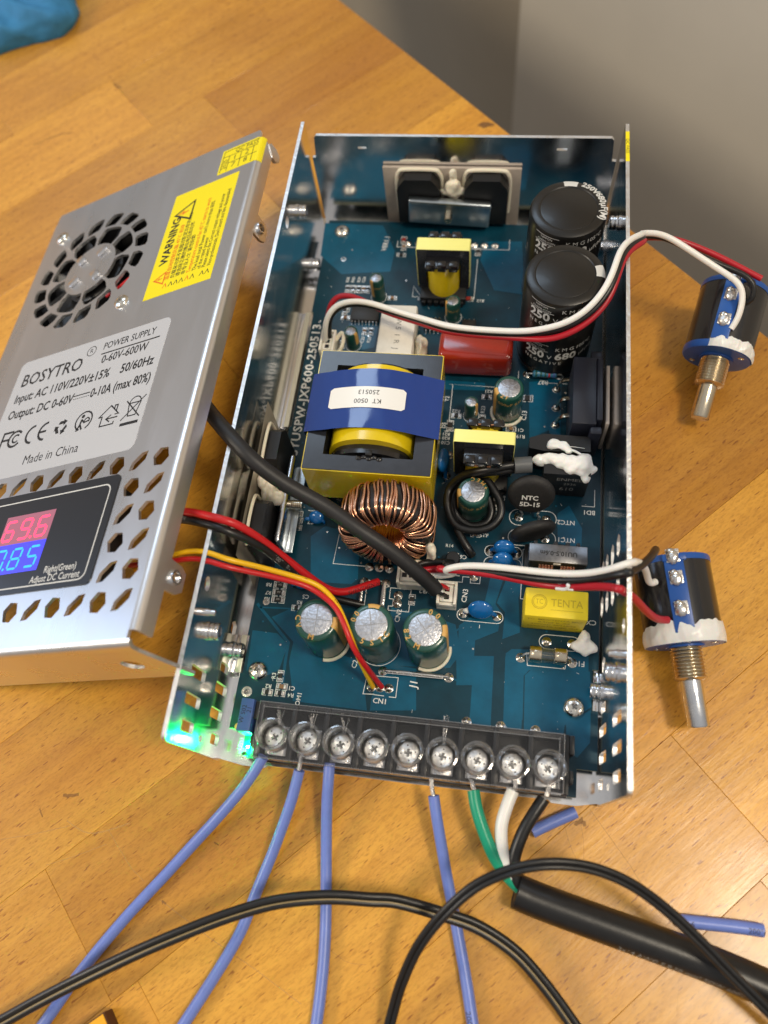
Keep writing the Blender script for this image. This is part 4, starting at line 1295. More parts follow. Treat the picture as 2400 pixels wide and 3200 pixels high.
# small transformers with pale tape
def small_tr(x0, x1, yf, yb, zt, winding, front, label, copper=False):
    cx = (x0 + x1) / 2
    g = G()
    g.prism(rrect(x0 + .15, 9.5, x1 - .15, zt - .15, .5, 2), -yb, -yf, 'ferrite', [rrect(x0 + 3.2, 12, x1 - 3.2, zt - 3.6, .3, 2)], XZ)
    g.box((x0 + 1.0, yf - 5.2, 6.6), (x1 - 1.0, yb + 5.2, 10.2), 'black_plastic', .5)
    for i in range(7):
        for y in (yf - 6.2, yb + 5.0):
            g.box((x0 + 1.6 + i * (x1 - x0 - 5) / 6, y, 6.55), (x0 + 3.1 + i * (x1 - x0 - 5) / 6, y + 1.3, 9.0), 'black_plastic', .15)
    c = obj('transformer', g, board, label)
    g = G()
    g.prism(rrect(x0 - .1, 10.5, x1 + .1, zt + .1, .6, 3), -yb + .02, -yf - .02, 'pale_tape', [rrect(x0 + .1, 10.6, x1 - .1, zt - .1, .5, 3)], XZ)
    obj('pale_tape', g, c)
    g = G()
    ym = (yf + yb) / 2
    hw = (x1 - x0) / 2 - 3.4
    g.lathe([(1, 10.3), (1, zt - 4.2)], 'yellow_tape', T(cx, ym, 0) @ Matrix.Diagonal((hw, winding, 1, 1)), 36)
    obj('winding', g, c)
    g = G()
    for y0, y1 in ((front, yf - .05), (yb + .05, 2 * ym - front)):
        g.box((x0 + 3.4, y0 if y0 < yf else y1 - 2, zt - 4.1), (x1 - 3.4, y1 if y0 < yf else y1, zt - 3.2), 'black_gloss', .2)
        for k in range(3):
            wl_ = (x1 - x0 - 6.8) / 3
            a = x0 + 3.4 + k * wl_
            yy = y0 if y0 < yf else y1 - 2.6
            g.box((a + .45, yy - .2, zt - 5.2), (a + wl_ - .45, yy + 2.6, zt - 2.0), 'black_gloss', .4)
    obj('bobbin', g, c)
    if copper:
        g = G()
        for k in (1, 2):
            a = x0 + 3.4 + k * (x1 - x0 - 6.8) / 3
            for j in range(5):
                g.tube([(a - .55, front + .6, zt - 3.6 - j * .55), (a + .55, front + .6, zt - 3.7 - j * .55)], .24, 'copper', 6, 2)
            g.tube([(a - .4, 2 * ym - front - 2.4, zt - 2.2), (a + .6, 2 * ym - front - 2.0, zt - 2.6)], .4, 'copper', 6, 2)
        obj('copper_wire', g, c)
small_tr(64.8, 83.5, 98.2, 102.6, 31.6, 6.6, 92.6, 'small transformer with pale yellow tape beside the main transformer', True)
small_tr(45.0, 63.9, 175.0, 180.4, 29.6, 7.4, 169.8, 'small transformer with pale yellow tape near the back wall')

# red film capacitor, cement resistor, yellow safety capacitor
g = G()
g.box((55.8, 137.8, 7.4), (81.3, 149.4, 19.6), 'red_cap', 2.2, seg=4)
obj('film_capacitor', g, board, 'glossy dark red film capacitor')
g = G()
g.box((33.6, 139.4, 7.0), (46.4, 161.2, 16.5), 'ceramic', .7)
cr_ = obj('cement_resistor', g, board, 'white ceramic block resistor')
g = G()
for i, ch in enumerate('5W51RJ'):
    g.text(ch, 2.7, 'grey_print', T(40.4, 156.6 - 2.9 * i, 16.58) @ RZ(-90), sx=1.1)
obj('lettering', g, cr_)
blob('glue', board, (48.8, 147.5, 10), (2.2, 4.6, 4.2), 'glue', 2)
blob('glue', board, (49.6, 141.8, 9), (1.8, 2.2, 3.0), 'glue', 5)
g = G()
g.box((89.6, 48.5, 6.7), (107.7, 57.2, 20.4), 'tenta_yellow', .45)
xc = obj('safety_capacitor', g, board, 'bright yellow box capacitor')
g = G()
def pr2(t, x, y, s_, **k):
    g.text(t, s_, 'tenta_print', T(x, y, 20.43), **k)
g.line(disc(93.7, 53.0, 2.15, 28), .2, 'tenta_print', z=20.43, closed=True)
g.line(disc(93.7, 53.0, 1.75, 28), .14, 'tenta_print', z=20.43, closed=True)
pr2('TC', 93.7, 53.0, 2.1, sx=.8)
pr2('TENTA', 101.6, 52.9, 3.3, sx=.88)
g.line([(97.0, 50.8), (106.2, 50.8)], .14, 'tenta_print', z=20.43)
FR_ = lambda z: T(98.6, 48.47, z) @ RX(90)
for t, z, s_ in (('TC  MEX/TENTA MKP', 17.6, 1.7), ('0.47µF K  X2', 15.2, 1.7), ('310VAC 40/110/56', 12.8, 1.7), ('50/60Hz UL CQC VDE', 10.4, 1.6)):
    g.text(t, s_, 'tenta_print', FR_(z), bold=.02)
obj('lettering', g, xc)

# common mode choke in a metal strap
g = G()
g.box((89.3, 62.5, 6.7), (107.2, 75.2, 9.5), 'black_plastic', .4)
g.box((90.4, 65.0, 9.5), (106.7, 71.2, 20.6), 'black_plastic', .4)
for x in (91.5, 97.6, 101.2, 104.4):
    g.box((x, 72.3, 9), (x + 1.2, 74.0, 16.5), 'black_plastic', .3)
ch = obj('common_mode_choke', g, board, 'choke under a printed grey metal strap')
g = G()
g.box((89.9, 65.0, 20.9), (107.0, 70.7, 21.9), 'strap_grey', .25)
g.box((89.9, 65.0, 17.5), (90.5, 70.7, 21.2), 'strap_grey', .2)
g.box((106.4, 65.0, 17.5), (107.0, 70.7, 21.2), 'strap_grey', .2)
sp_ = obj('metal_strap', g, ch)
g = G()
g.text('UU10.5-0.6m', 2.0, 'black_print', T(98.6, 67.9, 21.93) @ RZ(180), bold=.03)
obj('lettering', g, sp_)
for x in (95.2, 101.6):
    g = G()
    for k in range(5):
        xx = x - 1.8 + k * .9
        g.tube([(xx, 67.5, 9.6), (xx, 64.2, 10), (xx, 63.4, 13), (xx, 63.6, 17.5), (xx, 65.4, 19.0), (xx, 67, 19)], .42, 'copper', 7, 3)
    obj('copper_winding', g, ch)
g = G()
g.box((97.2, 64.6, 20.2), (99.4, 65.3, 21.2), 'mica', .1)
obj('tape_tab', g, ch)

# fuse
g = G()
g.lathe([(2.25, 0), (2.25, 11.0)], 'glass', T(92.3, 40, 9.6) @ RY(90), 24)
fu_ = obj('fuse', g, board, 'small glass tube fuse with metal end caps')
for x in (92.1, 99.4):
    g = G()
    g.lathe([(2.2, 0), (2.45, .2), (2.5, 1.0), (2.42, 1.3), (2.5, 1.6), (2.5, 3.5), (2.3, 3.7)], 'nickel', T(x, 40, 9.6) @ RY(90), 24)
    obj('end_cap', g, fu_)
g = G()
g.cyl((93, 40, 9.6), (102, 40, 9.3), .12, 'nickel', 6)
for x0, x1 in ((92.2, 89.9), (103.0, 105.2)):
    g.tube([(x0, 40, 9.6), ((x0 + x1) / 2, 39.8, 9.4), (x1, 39.3, 8.0), (x1, 39.2, 6.5)], .36, 'tin', 8, 4)
obj('lead', g, fu_)

# blue ceramic disc capacitors
def disccap(c, rot, r, th, tilt, p0, p1, label=None, goo=False):
    g = G()
    g.ball((0, 0, 0), (r, r * .86, th), 'blue_epoxy', T(*c) @ RZ(rot) @ RX(tilt), 24, 14)
    for p in (p0, p1):
        q = Vector((p[0], p[1], Z0))
        d = (Vector(c) - q)
        g.tube([(q.x, q.y, Z0 + .2), (q.x + d.x * .12, q.y + d.y * .3, Z0 + 1.3), (q.x + d.x * .45, q.y + d.y * .7, c[2] - r * .3), (c[0] - d.x * .2, c[1], c[2])], lambda t: .34 + .75 * t, 'blue_epoxy', 9, 4)
        g.cyl((q.x, q.y, Z0), (q.x + d.x * .06, q.y + d.y * .1, Z0 + 1.2), .32, 'tin', 8)
    o = obj('disc_capacitor', g, board, label)
    if goo:
        blob('white_glue', o, (p0[0] + 1.2, p0[1] + .4, Z0 + 2.0), (1.0, .9, 1.3), 'silicone', 3)
disccap((76.8, 51.9, 10.4), 0, 3.9, 1.6, 55, (71.6, 51.4), (82.0, 51.3), 'blue disc capacitor lying alone near the front', True)
disccap((82.8, 73.1, 9.8), 0, 3.4, 1.9, 60, (78.4, 72.8), (87.0, 72.6), 'blue disc capacitor, rear one of a close pair')
disccap((82.6, 69.0, 9.8), 0, 3.3, 1.9, 60, (78.4, 68.8), (87.0, 68.8), 'blue disc capacitor, front one of a close pair')
disccap((61.0, 101.6, 12.0), 84, 4.2, 1.7, 72, (62.0, 96.4), (62.6, 106.6), 'blue disc capacitor beside the right side of the main transformer')
disccap((19.5, 56.2, 8.6), -5, 2.8, 1.3, 40, (16.2, 55.2), (23.0, 55.0))
disccap((20.6, 79.2, 8.2), -5, 2.6, 1.2, 30, (16.6, 78.2), (23.4, 77.8))

# black thermistor discs
def ntc(c, yaw, tilt, r, p0, p1, text, label):
    g = G()
    X = T(*c) @ RZ(yaw) @ RX(tilt)
    pr = [(0.01, -1.9), (r * .7, -1.85), (r * .9, -1.4), (r, -.3), (r, .3), (r * .9, 1.4), (r * .72, 1.88), (.01, 1.92)]
    g.lathe(pr, 'black_matte', X, 40, cap=False)
    for p, s_ in ((p0, -1), (p1, 1)):
        e = X @ Vector((s_ * r * .45, -r * .85, 0))
        g.tube([(p[0], p[1], Z0), (p[0] + .3 * s_, p[1], Z0 + 1.6), (p[0] - .5 * s_, p[1] + .1, Z0 + 2.8), e], .38, 'tin', 8, 4)
        g.cyl(e, X @ Vector((s_ * r * .4, -r * .55, 0)), .7, 'black_matte', 10, 1.5)
    o = obj('thermistor', g, board, label)
    if text:
        t = G()
        t.text('NTC', 2.5, 'white_print', X @ T(-.4, -.1, 1.97), sx=1.0, bold=.03)
        t.text('5D-15', 2.4, 'white_print', X @ T(-.2, -2.8, 1.97), sx=1.05, bold=.03)
        obj('lettering', t, o)
ntc((90.0, 89.3, 16.6), 0, 66, 7.4, (87.4, 85.3), (93.2, 85.3), True, 'black thermistor disc marked NTC 5D-15')
ntc((91.4, 78.2, 13.2), 19, 97, 7.2, (87.3, 78.0), (95.6, 78.5), False, 'black thermistor disc seen on edge')

# bridge rectifier block with white silicone, and the wide package on the right wall
g = G()
g.prism([(93.6, 6.8), (107.4, 6.8), (107.6, 22.0), (93.2, 22.0)], -101.0, -94.2, 'black_plastic', X=XZ)
br = obj('bridge_rectifier', g, board, 'black rectifier block with faint moulded lettering and white silicone')
g = G()
g.text('ENMEL', 2.7, 'grey_print', T(101.5, 94.16, 18.4) @ RX(90))
g.text('2936', 2.0, 'grey_print', T(101.9, 94.16, 15.3) @ RX(90))
g.text('610', 3.1, 'grey_print', T(101.2, 94.16, 11.8) @ RX(90))
obj('lettering', g, br)
g = G()
g.prism([(88.4, 107.5), (93.0, 109.2), (107.5, 109.0), (107.5, 103.6), (93.0, 103.0), (88.4, 103.8)], 8.0, 20.4, 'black_plastic')
obj('rectifier_body', g, br)
g = G()
g.tube([(83.9,95.1,24.0),(85.6,95.4,24.0),(87.6,95.7,24.0),(89.2,95.9,24.0)], 2.6, 'grey_sleeve', 20, 3)
obj('sleeve', g, br)
bx = [(90.9,98.5,23.5), (95.3,99.8,24.0), (98.4,98.0,24.0), (101.6,97.8,24.5), (105.2,99.3,24.0), (107.0,96.9,23.5)]
def lumps(name, parent, pts, mt, seed, label=None):
    c = pts[0]
    return blob(name, parent, c[:3], c[3:], mt, seed, .16, label, extra=tuple((p[:3], p[3:]) for p in pts[1:]))
lumps('silicone', br, [(92.2, 98.6, 21.6, 2.8, 2.0, 1.7), (95.6, 99.6, 22.4, 3.2, 1.7, 1.6), (98.6, 98.4, 22.6, 3.2, 2.6, 1.8), (101.6, 97.6, 22.8, 3.4, 3.3, 2.2), (104.8, 98.4, 22.8, 3.1, 3.4, 2.1), (107.6, 96.8, 21.6, 1.9, 1.5, 1.1), (106.2, 94.8, 20.6, 1.3, 2.2, 1.5), (104.4, 95.8, 22.4, 2.2, 1.8, 1.2)], 'silicone', 6)
lumps('silicone', br, [(96.2, 105.4, 20.9, 2.1, 2.0, .9), (98.8, 104.9, 20.8, 2.6, 1.8, .9), (95.0, 104.4, 20.6, 1.2, 1.3, .7), (100.6, 103.6, 20.7, 1.2, 1.5, .7)], 'silicone', 8)
g = G()
g.tube([(100.6, 103.6, 21.0), (102.6, 103.0, 21.3), (104.6, 101.2, 22.4)], .4, 'silicone', 7)
g.tube([(100.2, 104.6, 21), (102, 104.4, 21.6), (105.6, 104.5, 20.8)], .09, 'silicone', 5)
obj('silicone_string', g, br)
g = G()
g.box((101.0, 111.0, 7.6), (108.6, 136.3, 25.0), 'module_black', .5)
g.box((108.6, 112.4, 7.6), (110.4, 135.6, 25.6), 'module_black', .4)
g.box((106.8, 136.3, 9), (110.4, 139.6, 24.0), 'module_black', .6)
g.box((106.8, 108.2, 9), (110.4, 111.0, 24.0), 'module_black', .6)
bp_ = obj('power_module', g, board, 'flat black power package clamped against the right wall')
g = G()
g.box((111.6, 112, 7.4), (112.7, 134, 24), 'pad_reflection_tan', .2)  # slab put in for the red capacitor's reflection in the right wall
obj('tan_slab', g, bp_)
for y in (135.1, 127.5, 120.8):
    g = G()
    g.tube([(97.5, y, 6.4), (97.7, y, 9.5), (99.2, y + .1, 12.2), (101.4, y + .2, 12.8)], .62, 'nickel', 8, 4, flat=lambda a, r: (math.copysign(.75, math.cos(a)) if abs(math.cos(a)) > .5 else math.cos(a) * 1.2, math.sin(a) * .45))
    g.ball((97.5, y, 6.9), (1.35, 1.5, .9), 'solder', n=16, m=8)
    obj('lead', g, bp_)
# band coded axial resistor
g = G()
Xr = T(*(93.0,139.6,9.0)) @ RY(90)
g.lathe([(.7, -4.2), (1.25, -3.9), (1.3, -3), (1.1, -2.2), (1.1, 2.2), (1.3, 3), (1.25, 3.9), (.7, 4.2)], 'resistor_blue', Xr, 20)
g.tube([Xr @ Vector((0, 0, -4)), Xr @ Vector((0, 0, -5.6)), Xr @ Vector((1.4, 0, -6.4)), Xr @ Vector((2.6, 0, -6.6))], .3, 'tin', 7, 3)
g.tube([Xr @ Vector((0, 0, 4)), Xr @ Vector((0, 0, 5.6)), Xr @ Vector((1.4, 0, 6.4)), Xr @ Vector((2.6, 0, 6.6))], .3, 'tin', 7, 3)
ar = obj('axial_resistor', g, board, 'blue resistor with colour bands in front of the big capacitors')
for k, mt, r in ((-3.0, 'cap_green', 1.33), (-1.3, 'cap_green', 1.14), (0.2, 'cap_green', 1.14), (1.5, 'dark_red_wire', 1.14), (3.1, 'trimmer_blue', 1.33)):
    g = G()
    g.lathe([(r, -.3), (r, .3)], mt, Xr @ T(0, 0, k), 20)
    obj('colour_band', g, ar)

# transistor pair clamped on the back wall
g = G()
g.box((28.4, 213.2, 3), (79.9, 214.4, 30.2), 'pad_reflection_tan', .15)
pb = obj('tan_slab', g, board, 'tan insulating pad on the back wall')
def to247(X, label=None, name='transistor'):      # local: x across, y thickness (towards -y is the front), z up
    g = G()
    v = rrect(-7.9, 0, 7.9, 20.6, .4, 2)
    g.prism([(-8.1, 0), (8.1, 0), (8.1, 15.5), (7.6, 17.2), (5.0, 20.8), (-5.0, 20.8), (-7.6, 17.2), (-8.1, 15.5)], 0, 4.6, 'black_plastic', X=X @ XZ)
    t = obj(name, g, board, label)
    for k in (-5.4, 0, 5.4):
        l = G()
        l.box((k - .65, -2.4, -8.0), (k + .65, -1.8, .1), 'tin', .1, X)
        l.ball((k, -2.1, -6.6), (1.3, 1.2, .8), 'solder', X, 14, 8)
        obj('lead', l, t)
    return t
to247(T(42.0, 212.6, 8.4), 'black transistor on the back wall, left of the clamp screw')
t2_ = to247(T(67.4, 212.6, 8.4), 'black transistor on the back wall, right of the clamp screw')
for x in (42.0, 67.4):      # grease squeezed out round the packages
    g = G()
    g.tube([(x - 8.4, 212.9, 9), (x - 8.6, 212.8, 24), (x - 7.6, 212.8, 28.6), (x - 5.0, 212.8, 29.8), (x + 5.0, 212.8, 29.8), (x + 7.6, 212.8, 28.6), (x + 8.6, 212.8, 24), (x + 8.4, 212.9, 10)], .75, 'glue', 8, 4)
    obj('thermal_grease', g, board)
blob('thermal_grease', board, (55.2, 210.6, 22.5), (3.6, 1.8, 4.6), 'glue', 12, .4, extra=(((55.0, 211.8, 27.0), (1.5, 1.0, 4.2)), ((52.8, 210.6, 21.6), (3.0, 1.4, 1.6)), ((57.8, 210.8, 21.8), (2.6, 1.4, 2.0))))
g = G()
g.box((-15.6, -1.1, -6.0), (15.6, 1.1, 6.0), 'zinc', .7, T(53.8, 206.6, 15.6) @ RY(3.6), 3)
g.box((-15.6, -1.9, 4.0), (15.6, 1.1, 6.0), 'zinc', .7, T(53.8, 206.6, 15.6) @ RY(3.6), 3)
cb = obj('clamp_bar', g, board, 'blueish steel clamp bar across the back transistors')
g = G()
g.cyl((53.6, 206, 15.4), (53.6, 202.2, 15.2), 1.35, 'nickel', 14)
for k in range(5):
    g.lathe([(1.35, 0), (1.55, .2), (1.35, .4)], 'nickel', T(53.6, 205.2 - .6 * k, 15.3) @ RX(90), 14)
obj('clamp_screw', g, cb)

# transistor pair clamped on the left wall, with films and grease
g = G()
for off, zt, ya, yb in ((1.5, 36.5, 58, 106), (2.6, 29.0, 54, 108)):
    v, f = [], []
    for i in range(13):
        y = ya + (yb - ya) * i / 12
        b = .16 * math.sin(i * .7 + off)
        for j in range(5):
            v.append((1.35 + off * (.35 + .65 * (1 - (j / 4 - .4) ** 2)) * .9 + b * j / 8, y + j * (.6 if off > 2 else .2), 5.5 + (zt - 5.5) * j / 4))
    for i in range(12):
        for j in range(4):
            f.append((i * 5 + j, i * 5 + j + 1, i * 5 + 6 + j, i * 5 + 5 + j))
    g.add(v, f, 'mica' if off > 2 else 'clear_film')
    n_ = len(v)
obj('insulating_film', g, board, 'thin translucent insulating films on the left wall')
RL = RZ(90)
to247(T(4.6, 95.0, 6.8) @ RL, 'black transistor on the left wall, nearer the main transformer')
to247(T(4.6, 69.4, 6.8) @ RL, 'black transistor on the left wall, nearer the front')
blob('thermal_grease', board, (6.6, 82.0, 20), (2.2, 5.0, 4.0), 'glue', 21, .45, extra=(((9.0, 80.5, 19.0), (2.4, 3.0, 2.6)), ((5.2, 84.0, 24), (1.6, 3.0, 2.5))))
g = G()
g.tube([(4.9, 104.2, 8), (4.8, 104.0, 24), (4.9, 101, 28.4), (4.9, 90, 28.6), (4.8, 87, 26)], .55, 'glue', 7)
g.tube([(4.9, 78, 10), (4.8, 78.2, 24), (4.9, 75, 28.4), (4.9, 65, 28.6), (4.8, 61, 26)], .55, 'glue', 7)
obj('thermal_grease', g, board)
g = G()
g.box((10.6, 65.6, 9.6), (12.7, 96.6, 19.0), 'steel', .9, seg=3)
g.box((11.6, 65.4, 9.0), (15.0, 96.6, 10.0), 'zinc', .3)
cb2 = obj('clamp_bar', g, board, 'bright steel clamp bar across the left wall transistors')
g = G()
g.cyl((12.6, 81, 13.5), (16.6, 81, 13.5), 1.4, 'nickel', 14)
for k in range(5):
    g.lathe([(1.4, 0), (1.6, .2), (1.4, .4)], 'nickel', T(13.1 + .66 * k, 81, 13.5) @ RY(90), 14)
obj('clamp_screw', g, cb2)

# white plug connectors
def jst(x0, y0, x1, y1, zt, name, label, open_side, pins):
    g = G()
    t_ = .9
    g.box((x0, y0, Z0 + .05), (x1, y1, Z0 + 2.0), 'nylon', .15)
    g.box((x0, y0, Z0 + 2), (x0 + t_, y1, zt), 'nylon', .15)
    g.box((x1 - t_, y0, Z0 + 2), (x1, y1, zt), 'nylon', .15)
    g.box((x0 + t_, y1 - t_, Z0 + 2), (x1 - t_, y1, zt), 'nylon', .15)
    g.box((x0 + t_, y0, Z0 + 2), (x1 - t_, y0 + t_, zt - 1.6), 'nylon', .15)
    g.box((x0 + t_ + .1, y0 + t_ + .1, Z0 + 1), (x1 - t_ - .1, y1 - t_ - .1, zt - 1.0), 'nylon', .2)
    for k in range(pins):
        a = k / pins
        if x1 - x0 > y1 - y0:
            cxp, cyp = x0 + 1.2 + (x1 - x0 - 2.4) * (k + .5) / pins, (y0 + y1) / 2
        else:
            cxp, cyp = (x0 + x1) / 2, y0 + 1.2 + (y1 - y0 - 2.4) * (k + .5) / pins
        g.box((cxp - .75, cyp - .75, zt - 1.2), (cxp + .75, cyp + .75, zt - .93), 'black_plastic')
    return obj(name, g, board, label)
jst(63.2, 52.0, 69.3, 59.4, 13.2, 'connector', 'white plug connector ending the thick black cable', 0, 2)
jst(50.2, 57.6, 59.2, 63.4, 13.0, 'connector', 'white plug connector feeding the front potentiometer', 0, 3)
cn = jst(12.4, 141.6, 17.8, 150.6, 14.4, 'connector', 'cream plug connector near the left wall feeding the rear potentiometer', 0, 3)
g = G()
g.tube([(17.6, 147.5, 12), (19.6, 149.5, 14), (20.6, 148.4, 13.4), (20.2, 145, 12), (18.4, 143, 10)], .7, 'glue', 8, closed=False)
obj('glue', g, cn)

# blue trimmer with brass screw, indicator light
g = G()
g.box((9.6, 7.6, 6.6), (13.5, 17.0, 16.4), 'trimmer_blue', .25)
tp = obj('trimmer', g, board, 'small blue trimmer with a brass screw')
g = G()
g.lathe([(1.1, 0), (1.1, 1.3), (.9, 1.5)], 'brass', T(9.9, 8.8, 14.6), 16)
g.box((-1.0, -.18, 1.35), (1.0, .18, 1.56), 'dark_scuff', 0, T(9.9, 8.8, 14.6) @ RZ(70))
obj('trimmer_screw', g, tp)
g = G()
g.text('W 502', 1.9, 'black_print', T(10.8, 12.4, 16.45) @ RZ(86))
g.text('21', 1.9, 'black_print', T(12.5, 13.8, 16.45) @ RZ(86))
obj('lettering', g, tp)
g = G()
g.box((11.0, 3.4, 6.55), (11.9, 5.2, 7.1), 'led_green', .12)
g.box((11.15, 4.0, 7.105), (11.75, 4.6, 7.2), 'led_core', 0)
obj('indicator_light', g, board, 'bright green lit indicator')

# screw terminal block under a clear lid
NX = [20.6 + 9.74 * k for k in range(9)]
g = G()
g.box((14.0, 0.6, 6.55), (104.4, 17.0, 9.0), 'black_plastic', .3)
for k in range(10):
    x = 20.6 + 9.74 * (k - .5)
    g.box((x - .75, 1.0, 9.0), (x + .75, 17.0, 14.0), 'black_plastic', .2)
g.box((14.6, 15.4, 9.0), (103.8, 17.0, 13.4), 'black_plastic', .25)
for x in (13.2, 104.1):
    g.box((x, 4.0, 6.55), (x + 1.4, 7.6, 12.5), 'black_plastic', .3)
    g.box((x, 11.6, 6.55), (x + 1.4, 16.8, 14.5), 'black_plastic', .3)
tbk = obj('terminal_block', g, board, 'nine way black screw terminal block under a clear lid')
g = G()
g.box((NX[0] - 3.2, 2.6, 9.02), (NX[0] + 3.2, 11.0, 9.9), 'tin', .2)
pl0 = obj('contact_plate', g, tbk)
for x in NX[1:]:
    copy_part(pl0, tbk, (x, W[pl0.name].y, W[pl0.name].z))
sc0 = pan_screw(NX[0], 7.3, 3.75, 'terminal_screw', 40, tbk, 11.2, 'bright_screw')
for i, x in enumerate(NX[1:]):
    copy_part(sc0, tbk, (x, 7.3, W[sc0.name].z), (0, 0, math.radians((25, 80, 10, 60, 45, 33, 75, 15)[i])))
g = G()
x0, x1, y0, y1, z1 = 15.8, 102.3, .9, 16.4, 18.0
hs = [disc(x, 7.5, 3.5, 24) for x in NX]
g.prism(rrect(x0, y0, x1, y1, .4, 2), z1 - .8, z1, 'clear_plastic', hs)
for a, b in (((x0, y0, 11.0), (x1, y0 + .8, z1 - .8)), ((x0, y1 - .8, 13.5), (x1, y1, z1 - .8)), ((x0, y0 + .8, 11), (x0 + .8, y1 - .8, z1 - .8)), ((x1 - .8, y0 + .8, 11), (x1, y1 - .8, z1 - .8))):
    g.box(a, b, 'clear_plastic')
lid = obj('clear_lid', g, tbk, 'transparent ribbed lid with nine round openings')
g = G()
for a, b in (((x0, y0), (x1, y0)), ((x0, y1), (x1, y1)), ((x0, y0), (x0, y1)), ((x1, y0), (x1, y1)), ((x0 + 1.2, y1 - 1.4), (x1 - 1.2, y1 - 1.4)), ((x0 + 1.3, y0 + 1), (x0 + 1.3, y1 - 1)), ((x1 - 1.3, y0 + 1), (x1 - 1.3, y1 - 1))):
    g.box((min(a[0], b[0]) - .14, min(a[1], b[1]) - .14, z1 + .01), (max(a[0], b[0]) + .14, max(a[1], b[1]) + .14, z1 + .2), 'clear_rib', .05, seg=1)
for a, b in zip(NX[:-1], NX[1:]):
    for dy in (-.5, .9):
        g.box((a + 4.4, 7.4 + dy, z1 + .01), (b - 4.4, 7.55 + dy, z1 + .12), 'clear_rib')
g.box((x0, y0 - .02, 10.8), (x1, y0 + .22, 11.2), 'clear_rib')
obj('lid_rib', g, lid)
g = G()
g.lathe([(4.5, 12.6), (4.6, 18.6), (4.45, 19.1), (4.0, 19.2), (3.62, 18.9), (3.5, 12.6)], 'clear_rib', T(NX[0], 7.5, 0), 32, cap=False)
rg0 = obj('lid_ring', g, lid)
for x in NX[1:]:
    copy_part(rg0, lid, (x, 7.5, W[rg0.name].z))
for x in (NX[0], NX[1], NX[2], NX[5]):      # frayed strand ends behind the screws
    g = G()
    rw = random.Random(int(x))
    for k in range(11):
        a = rw.uniform(-.9, .9)
        g.tube([(x + a * .5, 11, 10.4), (x + a * .8, 13.2, 10.8 + rw.uniform(-.2, .4)), (x + a * 1.6, 15.0 + (3.2 if x == NX[5] else 0) + rw.uniform(-.8, .8), 11.2 + rw.uniform(0, 2.5 if x == NX[5] else .8))], .11, 'tin', 5, 2)
    obj('wire_strands', g, tbk)

# wire jumper and shunt bars
g = G()
g.tube([(48.8, 31, 6.5), (48.9, 31, 7.6), (50.2, 31, 7.9), (58, 31, 7.95), (67.4, 31, 7.9), (68.8, 31, 7.6), (68.9, 31, 6.5)], .42, 'tin', 8, 3)
g.cyl((50.2, 30.3, 7.9), (67.4, 30.3, 7.9), .3, 'tin', 8)
obj('jumper_wire', g, board)
for x in (39.3, 46.4):
    g = G()
    g.tube([(x, 59, 6.5), (x, 58.8, 9.0), (x, 57.4, 9.6), (x + .1, 52, 9.6), (x + .1, 50.4, 9.0), (x + .1, 50.2, 6.5)], .6, 'tin', 8, 3)
    obj('shunt_bar', g, board)

# chip components
def chip(p, horiz, L_=2.0, wd=1.25, mt='chip_body', name='chip_resistor', label=None):
    g = G()
    X = T(p[0], p[1], Z0) @ RZ(0 if horiz else 90)
    g.box((-L_ / 2 + .35, -wd / 2, .08), (L_ / 2 - .35, wd / 2, .62), mt, .05, X, 1)
    for s_ in (-1, 1):
        g.box((s_ * (L_ / 2 - .2) - .24, -wd / 2 - .02, .07), (s_ * (L_ / 2 - .2) + .24, wd / 2 + .02, .66), 'tin', .06, X, 1)
        g.box((s_ * L_ / 2 - .45, -wd / 2 - .05, .06), (s_ * L_ / 2 + .45, wd / 2 + .05, .14), 'solder', 0, X)
    k = .75
    for s_ in (-1, 1):
        a, b = L_ / 2 + .62, wd / 2 + .3
        g.line([(s_ * .4, b), (s_ * a, b), (s_ * a, -b), (s_ * .4, -b)], .17, 'silk', X, z=.068)
    return obj(name, g, board, label)
def txt_on(o, p, t, horiz):
    g = G()
    g.text(t, .75, 'white_print', T(p[0], p[1], Z0 + .64) @ RZ(90 if horiz else 0))
    obj('lettering', g, o)
